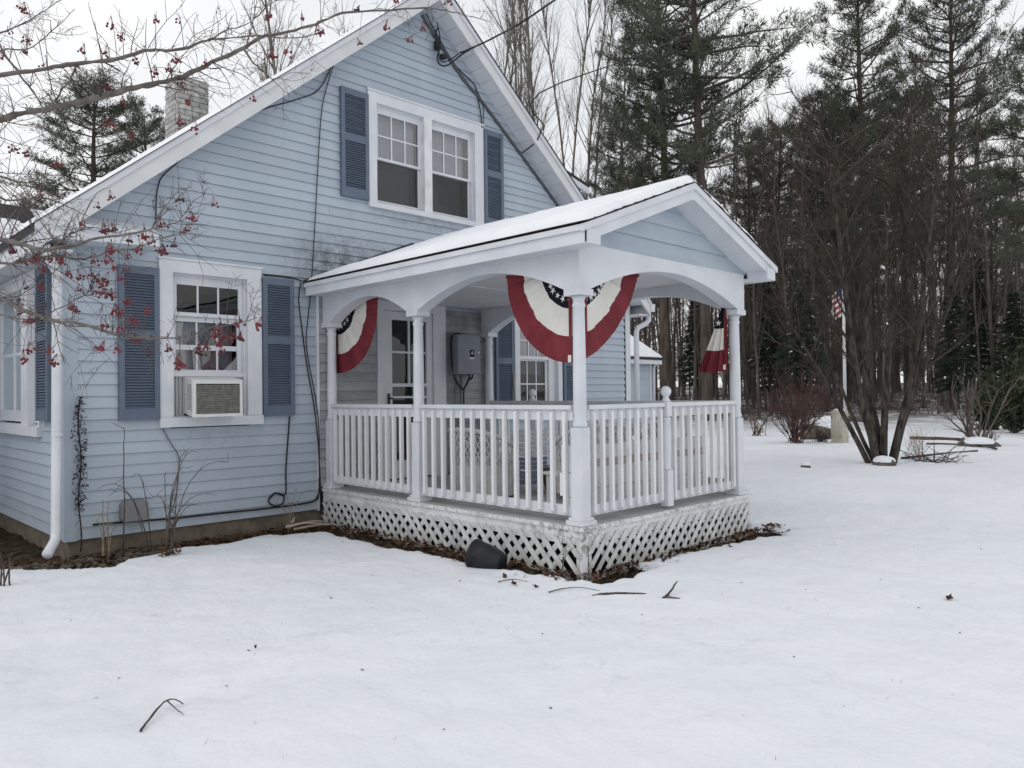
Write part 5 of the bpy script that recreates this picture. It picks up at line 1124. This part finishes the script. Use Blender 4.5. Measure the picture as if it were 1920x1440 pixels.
# undergrowth on the woodland floor
def under():
    rng = np.random.default_rng(80); s_ = Soup()
    for i in range(1000):
        x = rng.uniform(1150, 2200); d = rng.uniform(32, 66); p = gp(x, d); b = np.array([p.x, p.y, sz(p.x, p.y)-.05])
        for q in range(5):
            e, _ = bough(b+rng.normal(0, .12, 3)*[1, 1, 0], np.array([rng.normal(0, .5), rng.normal(0, .5), 1]), rng.uniform(.3, 1.5), 0, 3, rng, .2, .0); s_.tube(e, [.012, .010, .007, .003], 3)
    link('undergrowth', s_.mesh('undergrowth', 'wood_far'), kind='stuff')
under()
# ---- the many-stemmed tree in the yard
def multistem():
    rng = np.random.default_rng(91); t = thing('yard_tree', 'many-stemmed leafless tree fanning up from one base in the snowy yard', 'tree', tuple(gp(1650, 14.6)))
    o = t.location; o.z = sz(o.x, o.y)-.05; t.location = o
    rt = np.array(vR); vw = np.array((vV.x, vV.y, 0)); up = np.array([0, 0, 1.]); br = Soup()
    # (start offset, direction across, depth direction, length, radius)
    ST = [(-.17, -.40, .05, 4.6, .062), (-.07, -.22, -.2, 6.4, .095), (-.02, -.12, .25, 6.8, .08), (.03, -.03, -.1, 6.8, .085), (.08, .07, .3, 6.6, .075), (.14, .13, -.2, 6.4, .085), (.19, .22, .15, 6.2, .075), (.22, .28, -.05, 5.0, .04), (-.04, -.24, .35, 5.6, .045), (.1, .12, .5, 5.8, .055)]
    for s0, dx, dz, L, r in ST:
        d = nrm(rt*dx+vw*dz*.6+up*1.0); p0 = rt*s0+vw*dz*.12; p0[2] = -.1
        pts = [p0]; dd = d.copy()
        for i in range(9): dd = nrm(dd+rng.normal(0, .055, 3)+up*.03*(1 if abs(dx) > .3 else 0)); pts.append(pts[-1]+dd*L/9)
        pts = np.array(pts); s_ = Soup(); s_.tube(pts, r*.80*(1-np.linspace(0, 1, 10))**.85+.008, 8); link('trunk', s_.mesh('trunk', 'bark_multi'), t)
        def rec(P, R0, L2, lev, n, lo):
            for q in range(n):
                f = lo+(1-lo)*rng.random(); k = len(P)-1; i = min(int(f*k), k-1); p = P[i]+(P[i+1]-P[i])*(f*k-i); d0 = nrm(P[i+1]-P[i]); sd = nrm(np.cross(d0, rng.normal(0, 1, 3))); a = rng.uniform(.4, 1.0)
                dv = nrm(d0*math.cos(a)+sd*math.sin(a)+up*(.30 if lev > 1 else .12)); l = L2*rng.uniform(.45, 1.15); e, _ = bough(p, dv, l, 0, 4 if lev < 3 else 3, rng, .12, .02); rr_ = max(R0*rng.uniform(.5, 1), .0026); br.tube(e, np.linspace(rr_, max(rr_*.35, .0018), len(e)), 4 if lev == 1 else 3)
                if lev < 4: rec(e, rr_*.5, l*.5, lev+1, (6, 5, 3)[lev-1], .15)
        rec(pts, r*.36, 1.9, 1, 13, .30)
    link('branches', br.mesh('branches', 'twig_multi'), t)
multistem()
# ---- shrubs, flagpole, post, garden edging
def bush(name, label, x, depth, H, n, m, spread, cat='shrub', seed=0, r=.012, lv=2):
    rng = np.random.default_rng(seed); p = gp(x, depth); t = thing(name, label, cat, (p.x, p.y, sz(p.x, p.y)-.03)); s_ = Soup(); s2 = Soup()
    for i in range(n):
        b = rng.normal(0, .08, 3)*[1, 1, 0]; e, de = bough(b, np.array([rng.normal(0, spread), rng.normal(0, spread), 1]), H*rng.uniform(.55, 1.1), 0, 4, rng, .1, .03); s_.tube(e, np.linspace(r, r*.35, 5), 4)
        for q in range(5*lv):
            p0 = e[rng.integers(1, 5)]; e2, _ = bough(p0, de+rng.normal(0, .45, 3), H*.35*rng.uniform(.4, 1), 0, 3, rng, .14, .05); s2.tube(e2, np.linspace(r*.45, r*.2, 4), 3)
    link('stems', s_.mesh('stems', m), t); link('twigs', s2.mesh('twigs', m), t); return t
bush('red_twig_bush', 'reddish bare bush with upright twigs left of the square post', 1490, 20.5, 1.75, 46, 'red_twig', .36, seed=1, lv=3)
bush('young_tree', 'small bare forked shrub in the snow before the evergreen shrub', 1826, 19.2, 1.9, 10, 'twig', .30, seed=2, r=.028)
bush('small_bush', 'low leafless shrub against the right side of the porch post', 1418, 24, .9, 16, 'stalk_dark', .3, seed=3)
bush('small_bush', 'low russet shrub right of the small forked shrub', 1850, 19.6, .42, 40, 'leaf_dead', .6, seed=4, r=.008)
bush('small_bush', 'thin dry weeds standing near the brush heap', 1715, 16.5, .55, 22, 'stalk', .25, seed=5, r=.004)
bush('small_bush', 'low brown clump just left of the square post', 1535, 20.8, .45, 40, 'stalk_dark', .5, seed=6, r=.008)
def evergreen(x, depth, H, wd, label, seed):
    rng = np.random.default_rng(seed); p = gp(x, depth); t = thing('evergreen_shrub', label, 'shrub', (p.x, p.y, sz(p.x, p.y)-.05)); st = Soup(); P = []; D = []
    for i in range(46):
        a = rng.uniform(0, 6.28); e, de = bough(np.zeros(3), np.array([math.cos(a)*rng.uniform(.1, .9), math.sin(a)*rng.uniform(.1, .9), 1.]), H*rng.uniform(.5, 1.05), 0, 5, rng, .12, .03); e[:, :2] *= wd/H*1.2; st.tube(e, np.linspace(.022, .006, 6), 4)
        for q in range(26): k = rng.integers(1, 6); P.append(e[k]+rng.normal(0, .12, 3)); D.append(nrm(e[k]*[1, 1, .2]+np.array([0, 0, .2])))
    A, B = tufts(P, D, rng, .13, 7, .9, .17); fo = Soup(); fo.tris(A); fo.tris(B); link('stems', st.mesh('stems', 'bark_far'), t); link('foliage', fo.mesh('foliage', 'leaf_green', False), t)
evergreen(1900, 23.5, 2.7, 1.3, 'broad dark evergreen shrub at the right edge of the yard', 5); evergreen(1855, 25, 1.3, .7, 'lower evergreen shrub at the foot of the broad one', 6); evergreen(1968, 22, 2.4, 1.2, 'evergreen shrub mostly beyond the right picture edge', 7)
fp = gp(1584, 27); fz = sz(fp.x, fp.y); fl = thing('flagpole', 'white flagpole seen through the many-stemmed tree', 'flagpole', (fp.x, fp.y, fz))
mb = MB(); mb.tube([(fp.x, fp.y, fz-.1), (fp.x, fp.y, 6.0)], [.062, .045], 10); mb.build('pole', 'pole_white', fl)
mb = MB(); mb.blob((fp.x, fp.y, 6.06), .07, 8, 6); mb.build('finial', 'pole_white', fl)
flag = thing('flag', 'small striped flag hanging limp on the white flagpole', 'flag', (fp.x, fp.y, 4.5))
fd = -vR; v0 = Vector((fp.x, fp.y, 0))+fd*.06
for k in range(9):
    mb = MB(); v = []; z1 = 5.05-k*.11; 
    for i in range(9):
        u = i/8; o_ = v0+fd*(.34*u)+vV*(.05*math.sin(u*9+k*.3)); v += [(o_.x, o_.y, z1-.25*u-.11), (o_.x, o_.y, z1-.25*u)]
    mb.add(v, [(2*i, 2*i+2, 2*i+3, 2*i+1) for i in range(8)], True); mb.build('stripe', 'flag_red' if k % 2 else 'star_white', flag)
mb = MB(); v = []
for i in range(6):
    u = i/8; o_ = v0+fd*(.34*u)+vV*(.05*math.sin(u*9)-.012); v += [(o_.x, o_.y, 5.06-.25*u-.36), (o_.x, o_.y, 5.06-.25*u)]
mb.add(v, [(2*i, 2*i+2, 2*i+3, 2*i+1) for i in range(5)], True); mb.build('canton', 'flag_blue', flag)
pp = gp(1573, 20.3); pz = sz(pp.x, pp.y); mb = MB(); mb.bevbox(pp.x-.17, pp.x+.17, pp.y-.17, pp.y+.17, pz-.1, pz+.85, .02); po = mb.build('wooden_post', 'post_wood'); tag(po, 'squat pale square post with peeling paint beside the many-stemmed tree', 'post')
mb = MB(); mb.lathe([(.15, .851), (.16, .87), (.10, .90), (.01, .91)], (pp.x, pp.y, pz), 10); mb.build('snow_cap', 'snow', po)
def log(label, x0, d0, x1, d1, r, m='bed_wood', name='log', z=-.01):
    a = gp(x0, d0); b = gp(x1, d1); a.z = sz(a.x, a.y)+z; b.z = sz(b.x, b.y)+z; mb = MB(); mb.tube([a, a.lerp(b, .5)+Vector((0, 0, .01)), b], [r, r*.95, r*.85], 8); return tag(mb.build(name, m), label, 'log' if name == 'log' else 'edging')
log('low timber edging of the garden bed right of the many-stemmed tree', 1705, 21.5, 1810, 21.0, .10, name='bed_edging'); log('second low timber edging in front of the longer one', 1735, 19.5, 1800, 19.3, .05, name='bed_edging'); log('low timber edging left of the square post', 1505, 22.0, 1560, 22.0, .12, name='bed_edging')
log('thin dark branch lying across the snow right of the yard tree', 1688, 15.6, 1830, 17.2, .025, 'stick', z=.02); log('fallen log in the wood edge behind the square post', 1585, 27, 1640, 25.5, .10, 'bark_far', z=.35); log('fallen branch on the snow by the russet shrub', 1835, 18.6, 1866, 17.4, .03, 'stick', z=.04)
def mound(label, x, depth, w_, h, m='stone', name='rock', snow=True, seed=0):
    p = gp(x, depth); z = sz(p.x, p.y); rr = random.Random(seed); t = thing(name, label, name.replace('_', ' '), (p.x, p.y, z))
    def dome(r_, hh, z0, jit, sd2):
        n, m = 16, 7; mb = MB(); v = []; q = random.Random(sd2); ph = [q.uniform(0, 6.28) for _ in range(4)]
        for i in range(m+1):
            a = i/m*math.pi/2
            for k in range(n):
                t_ = 2*math.pi*k/n; f_ = 1+jit*(math.sin(2*t_+ph[0])+.6*math.sin(3*t_+ph[1]+a)+.4*math.sin(5*t_+ph[2]))
                v.append((p.x+r_*math.cos(a)**.8*f_*math.cos(t_), p.y+r_*math.cos(a)**.8*f_*math.sin(t_), z+z0+hh*math.sin(a)*(1+.5*jit*math.sin(t_+ph[3]))))
        mb.add(v, [(i*n+k, i*n+(k+1) % n, (i+1)*n+(k+1) % n, (i+1)*n+k) for i in range(m) for k in range(n)], True); return mb
    dome(w_, h+.06, -.06, .12, seed).build('stone_body', m, t)
    if snow: dome(w_*.86, h*.72, h*.42, .10, seed+50).build('snow_cap', 'snow', t)
mound('snow-capped stone at the foot of the many-stemmed tree', 1655, 14.2, .24, .15, seed=1)
mound('small snowy lump in the open yard left of the yard tree', 1508, 13.9, .10, .10, seed=2); mound('small stub by the low shrub right of the porch', 1422, 25.5, .16, .35, 'post_wood', 'tree_stump', seed=3); mound('snow-covered heap behind the low brown clump', 1545, 23.5, .75, .55, seed=4, name='rock'); mound('snow-covered rock under the small forked shrub', 1832, 18.9, .45, .22, seed=5)
def brushheap(x, depth):
    p = gp(x, depth); z = sz(p.x, p.y); rng = np.random.default_rng(6); s_ = Soup()
    for i in range(70):
        b = np.array([p.x, p.y, z])+rng.normal(0, .16, 3)*[1.3, 1.3, 0]; e, _ = bough(b, rng.normal(0, 1, 3)*[1, 1, .35]+np.array([0, 0, .25]), rng.uniform(.3, .7), 0, 3, rng, .25, -.1); s_.tube(e, [.009, .008, .006, .003], 3)
    o = link('brush_heap', s_.mesh('brush_heap', 'stalk_dark')); tag(o, 'small heap of twigs on the snow right of the yard tree', 'brush heap')
brushheap(1742, 15.0)
# outbuilding behind the house
OP = gp(1221, 26); oz = 2.48; shed = thing('shed', 'small blue shed with a snowy roof beyond the far corner of the house', 'shed', (OP.x-2, OP.y+2.5, 0))
ox, oy = OP.x, OP.y
boards(shed, lambda u, d, z: (u, oy-d, z), .2, oz, .115, lambda z: ox-5, lambda z: ox-.10, [], 'vinyl', split=9, seed=8)
mb = MB(); mb.box(ox-5, ox-.02, oy+.095, oy+5, 0, oz); mb.build('wall', 'vinyl', shed)
mb = MB(); mb.box(ox-.098, ox+.0, oy-.03, oy+.09, .2, oz); mb.box(ox-5.2, ox+.22, oy-.30, oy-.27, oz-.12, oz+.02); mb.box(ox-5.2, ox+.22, oy-.268, oy-.02, oz-.02, oz-.001); mb.build('trim', 'white', shed)
mb = MB(); mb.prism([(oy-.32, oz+.02), (oy+2.5, oz+.02+2.82*.62), (oy+5.3, oz+.02), (oy+5.3, oz+.09), (oy+2.5, oz+.09+2.82*.62), (oy-.32, oz+.09)], YZ, ox-5.3, ox+.28); mb.build('roof', 'shingle', shed)
mb = MB(); mb.prism([(oy-.28, oz+.095), (oy+2.5, oz+.0951+2.78*.62), (oy+2.5, oz+.17+2.78*.62), (oy-.27, oz+.16)], YZ, ox-5.3, ox+.26); mb.build('roof_snow', 'roof_snow', shed)
mb = MB(); mb.tube([(ox+.15, oy-.2, oz-.03), (ox+.05, oy-.08, oz-.2), (ox+.05, oy-.06, .2)], .05, 8); mb.build('downspout', 'white', shed)
# ------------------------------------------------------------------ berry tree reaching in from the left
def berry_tree():
    rng = np.random.default_rng(123); rr = random.Random(12)
    base = at(-620, 700, 3.4); t = thing('berry_tree', 'leafless tree with dark red berry clusters reaching in front of the house', 'tree', (base.x, base.y, 0))
    o0 = np.array([base.x, base.y, 0.])
    loc = lambda p: np.array(p)-o0
    # limb: list of (x, y, depth, radius mm)
    LB = [
     [(-620, 360, 3.4, 38), (-420, 285, 3.3, 24), (-200, 190, 3.1, 17), (0, 141, 3.0, 12), (60, 133, 2.98, 11), (115, 124, 2.96, 10), (160, 118, 2.95, 9.5), (220, 110, 2.93, 8.5), (265, 97, 2.92, 8), (300, 94, 2.9, 7), (345, 92, 2.9, 6.5), (388, 76, 2.9, 6), (430, 71, 2.9, 5), (480, 67, 2.88, 4), (540, 72, 2.86, 3), (600, 63, 2.84, 2)],
     [(-620, 520, 3.4, 45), (-400, 390, 3.3, 26), (-180, 275, 3.15, 20), (0, 225, 3.05, 17), (35, 213, 3.04, 16), (85, 205, 3.02, 16), (135, 194, 3.0, 15), (190, 182, 3.0, 14.5), (235, 168, 3.0, 14), (275, 160, 3.02, 13), (320, 150, 3.05, 12.5), (345, 143, 3.06, 12), (398, 118, 3.1, 10.5), (460, 88, 3.15, 9), (490, 70, 3.2, 8.5), (540, 60, 3.22, 7.5), (590, 45, 3.25, 6.5), (643, 25, 3.3, 5.5), (720, 20, 3.35, 4.5), (793, 14, 3.4, 4), (837, 20, 3.42, 3), (877, 30, 3.45, 2.4), (920, 41, 3.47, 1.4)],
     [(-60, -40, 3.25, 8), (0, 87, 3.1, 6), (30, 130, 3.05, 5.5), (60, 170, 3.05, 5), (83, 204, 3.03, 5)],
     [(145, 122, 2.95, 5), (128, 155, 2.97, 4.6), (115, 168, 2.98, 4.6), (103, 192, 3.0, 5)],
     [(-260, 170, 3.5, 10), (-80, 95, 3.4, 6), (0, 62, 3.35, 4.5), (35, 48, 3.3, 3.6), (80, 22, 3.3, 2.4), (130, -10, 3.3, 1.5)],
     [(-300, 210, 3.5, 9), (-80, 130, 3.4, 6), (0, 95, 3.3, 4.5), (50, 92, 3.3, 3.5), (95, 60, 3.3, 2.5), (140, 18, 3.3, 1.5)],
     [(-620, 640, 3.4, 40), (-350, 480, 3.2, 24), (-120, 432, 3.0, 15), (0, 449, 2.8, 11), (40, 458, 2.75, 10), (80, 468, 2.72, 9), (130, 462, 2.7, 7.5), (180, 447, 2.68, 6), (235, 440, 2.66, 5), (270, 432, 2.65, 4.2), (300, 426, 2.64, 3.6), (330, 418, 2.64, 3), (345, 402, 2.64, 2.4), (362, 380, 2.64, 1.8), (385, 362, 2.65, 1.2)],
     [(-350, 560, 3.2, 20), (-120, 520, 3.0, 13), (0, 560, 2.85, 9.5), (40, 580, 2.8, 9), (100, 600, 2.75, 8), (150, 607, 2.72, 6.8), (200, 622, 2.7, 5.8), (240, 630, 2.68, 4.8), (300, 634, 2.66, 4), (345, 632, 2.65, 3.4), (400, 615, 2.64, 2.8), (450, 605, 2.64, 2), (482, 596, 2.64, 1.4)],
     [(-120, 440, 3.0, 10), (0, 492, 2.9, 7), (60, 484, 2.85, 6.2), (110, 480, 2.82, 5.5), (160, 486, 2.8, 4.6), (210, 470, 2.78, 3.6), (250, 466, 2.77, 2.8), (300, 447, 2.76, 2), (345, 440, 2.76, 1.2)],
     [(60, 484, 2.85, 5), (100, 462, 2.9, 4), (130, 440, 2.95, 3.4), (170, 425, 2.96, 3), (215, 436, 2.97, 2.2), (260, 425, 3.0, 1.4)],
     [(-50, 330, 3.2, 9), (0, 370, 3.1, 6), (40, 375, 3.05, 5), (85, 372, 3.0, 3.6), (130, 388, 3.0, 2.4), (165, 405, 3.0, 1.4)],
     [(-80, 300, 3.3, 8), (0, 330, 3.2, 5), (45, 342, 3.15, 4), (90, 330, 3.15, 2.4)],
     [(0, 590, 2.85, 4), (60, 600, 2.8, 3.5), (118, 575, 2.78, 3), (150, 558, 2.77, 2.4), (175, 540, 2.77, 1.5)],
     [(388, 76, 2.9, 3.5), (420, 60, 2.95, 2.8), (470, 40, 3, 2.2), (500, 10, 3.05, 1.6), (520, -30, 3.1, 1.2)],
     [(455, 91, 3.15, 5), (483, 125, 3.2, 4), (500, 140, 3.2, 2.6), (540, 175, 3.2, 1.4)],
    ]
    BP = []          # sampled points for attaching twigs and stalks: position, direction, radius
    br = Soup()
    for L_ in LB:
        P_ = [at(x, y, d) for x, y, d, r in L_]; pts = []; rad = []
        for i in range(len(P_)-1):
            a = P_[max(i-1, 0)]; b = P_[i]; c = P_[i+1]; d = P_[min(i+2, len(P_)-1)]
            for k in range(4):
                s = k/4; pts.append(.5*((2*b)+(c-a)*s+(2*a-5*b+4*c-d)*s*s+(3*b-a-3*c+d)*s**3)); rad.append((L_[i][3]*(1-s)+L_[i+1][3]*s)*.001)
        pts.append(P_[-1]); rad.append(L_[-1][3]*.001)
        pts = [p+Vector(rng.normal(0, .0016, 3)) for p in pts]
        rad = [r_*(1+.12*rng.normal())*.78 for r_ in rad]
        mb = MB(); mb.tube(pts, rad, 8); mb.build('limb', 'berry_bark', t)
        for i in range(len(pts)-1):
            BP.append((np.array(pts[i]), nrm(np.array(pts[i+1]-pts[i])), rad[i]))
    vis = [b for b in BP if (Vector(b[0])-CAM).dot(vV) > 0 and -120 < 960+FPX*((Vector(b[0])-CAM).dot(vR))/((Vector(b[0])-CAM).dot(vV))]
    ends = []
    def spur(p, d, L, r, lev):
        e, de = bough(p, d, L, 0, 4, rng, .17, .0); br.tube(e-o0, np.linspace(r, max(r*.35, .0007), 5), 4 if r > .002 else 3); ends.append((e[-1], de))
        for q in range(rng.integers(1, 4) if lev > 0 else 0):
            k = rng.integers(1, 4); spur(e[k], nrm(de*.6+rng.normal(0, .7, 3)), L*rng.uniform(.35, .7), r*.6, lev-1)
        if rng.random() < .6:   # thorn
            k = rng.integers(1, 4); th = nrm(rng.normal(0, 1, 3)); br.tube(np.array([e[k], e[k]+th*rng.uniform(.015, .04)])-o0, [.0012, .0003], 3)
    for p, d, r in vis:
        n = rng.poisson(.62)
        for q in range(n):
            sd = nrm(np.cross(d, rng.normal(0, 1, 3))); spur(p, nrm(d*.5+sd+np.array([0, 0, .25])), rng.uniform(.05, .26)*(1.2 if r > .004 else .8), min(max(r*.3, .0013), .0026), 2 if rng.random() < .5 else 1)
        if rng.random() < .35:
            th = nrm(np.cross(d, rng.normal(0, 1, 3))+d*.3); br.tube(np.array([p, p+th*rng.uniform(.02, .05)])-o0, [.0017, .0004], 3)
    # extra tangle at the left edge
    for i in range(75):
        x, y = rng.uniform(-60, 130), rng.choice([rng.uniform(0, 330), rng.uniform(330, 480), rng.uniform(400, 640)]); p = np.array(at(x, y, rng.uniform(2.8, 3.8))); k = min(range(0, len(vis), 2), key=lambda i_: np.sum((vis[i_][0]-p)**2)); s0 = vis[k][0]; e = np.array([s0, s0+(p-s0)*.5+rng.normal(0, .02, 3), p]); br.tube(e-o0, [.0022, .0016, .001], 3); spur(p, nrm(p-s0+rng.normal(0, .05, 3)), .14, .001, 1)
    # trunk, out of the picture to the left
    mb = MB(); mb.tube([(base.x, base.y, -.1), (base.x+.03, base.y-.02, .8), tuple(at(-620, 640, 3.4)), tuple(at(-620, 520, 3.4)), tuple(at(-630, 360, 3.4)), tuple(at(-650, 100, 3.5))], [.12, .095, .085, .07, .055, .03], 10); mb.build('trunk', 'berry_bark', t)
    # berry clusters
    CL = [(x/3, y/3) for x, y in ((130, 60), (150, 235), (140, 295), (20, 325), (60, 185), (250, 375), (460, 290), (595, 300), (620, 145), (680, 215), (880, 120), (1000, 125), (770, 350), (865, 415), (950, 395), (990, 345), (1150, 360), (1010, 470), (605, 495), (690, 580), (1055, 575), (1015, 695), (1090, 725), (1430, 560), (620, 710), (735, 770), (320, 930), (150, 870), (80, 850), (235, 1100), (620, 1110), (560, 1170), (455, 1265), (600, 1300), (640, 1295), (810, 1335), (1015, 1125), (1200, 1150), (1085, 1235), (1045, 1295), (905, 1270), (720, 1360), (850, 1370), (985, 1390), (780, 1415), (915, 1420), (625, 1415), (70, 1415), (1505, 100), (1700, 105), (1800, 185), (1610, 290), (1535, 320), (1415, 200))]
    CL += [(675, 82), (722, 53), (768, 77), (793, 53), (670, 22), (603, 62), (742, 2), (845, 5)]
    CL += [(x/3.43, 380+y/3.43) for x, y in ((670, 185), (1050, 320), (80, 320), (160, 380), (230, 370), (320, 365), (390, 380), (600, 380), (695, 380), (830, 350), (265, 437), (440, 460), (515, 487), (590, 470), (620, 500), (680, 505), (730, 420), (805, 435), (770, 492), (505, 560), (610, 580), (660, 590), (710, 605), (185, 550), (265, 553), (660, 540), (460, 680), (490, 700), (820, 645), (945, 703), (860, 770), (770, 720), (780, 815), (740, 710), (675, 795), (185, 765), (130, 700), (880, 890), (640, 940), (755, 955), (970, 985), (1085, 950), (315, 962), (340, 1035), (150, 1012), (200, 955))]
    CL += [(200+x/4.114, 470+y/4.114) for x, y in ((870, 620), (835, 660), (870, 725), (935, 685), (1005, 565), (1020, 660), (1025, 695), (770, 755), (705, 765), (700, 805), (885, 780), (565, 860), (570, 900), (1175, 580))]
    CM = []
    for k in range(7):
        r2 = random.Random(200+k); mb = MB()
        for q in range(r2.randint(6, 13)):
            c = (r2.gauss(0, .0105), r2.gauss(0, .009), r2.gauss(0, .0055)); r_ = r2.uniform(.0044, .006); mb.blob(c, r_, 7, 5); mb.tube([(c[0], c[1], c[2]+r_*.8), (c[0]*.4, c[1]*.4, .028), (0, 0, .04)], .0006, 3, False)
        me = mb.mesh('berry_cluster'); me.materials.append(MATS['berry'] if k < 6 else MATS['berry_dry']); CM.append(me)
    VP = np.array([b[0] for b in vis]); VPX = []
    for b in VP:
        q = Vector(b)-CAM; VPX.append((960+FPX*q.dot(vR)/q.dot(vV), 720-FPX*q.dot(vU)/q.dot(vV)))
    VPX = np.array(VPX)
    for i, (x, y) in enumerate(CL):
        k = int(np.argmin((VPX[:, 0]-x)**2+(VPX[:, 1]-y)**2*(1 if True else 1))); dep = (Vector(VP[k])-CAM).dot(vV)+rr.uniform(-.03, .03)
        p = at(x, y, dep); c = bpy.data.objects.new('berry_cluster', CM[rr.choice([0, 1, 2, 3, 4, 5, 0, 1, 2, 3, 4, 5, 6])]); COL.objects.link(c); c.parent = t; c.location = p-Vector(o0); c.rotation_euler = (rr.uniform(-.4, .4), rr.uniform(-.4, .4), rr.uniform(0, 6.28)); s_ = rr.uniform(.66, 1.0); c.scale = (s_, s_, s_)
        a = np.array(p)+[0, 0, .038]; b = VP[k]; m_ = (a+b)/2+np.array([0, 0, .02+.1*np.linalg.norm(a-b)])
        br.tube(np.array([b, (b+m_)/2+[0, 0, .004], m_, (m_+a)/2+[0, 0, .006], a])-o0, [.0017, .0014, .0012, .001, .0008], 3)
    link('twigs', br.mesh('twigs', 'berry_twig'), t)
berry_tree()
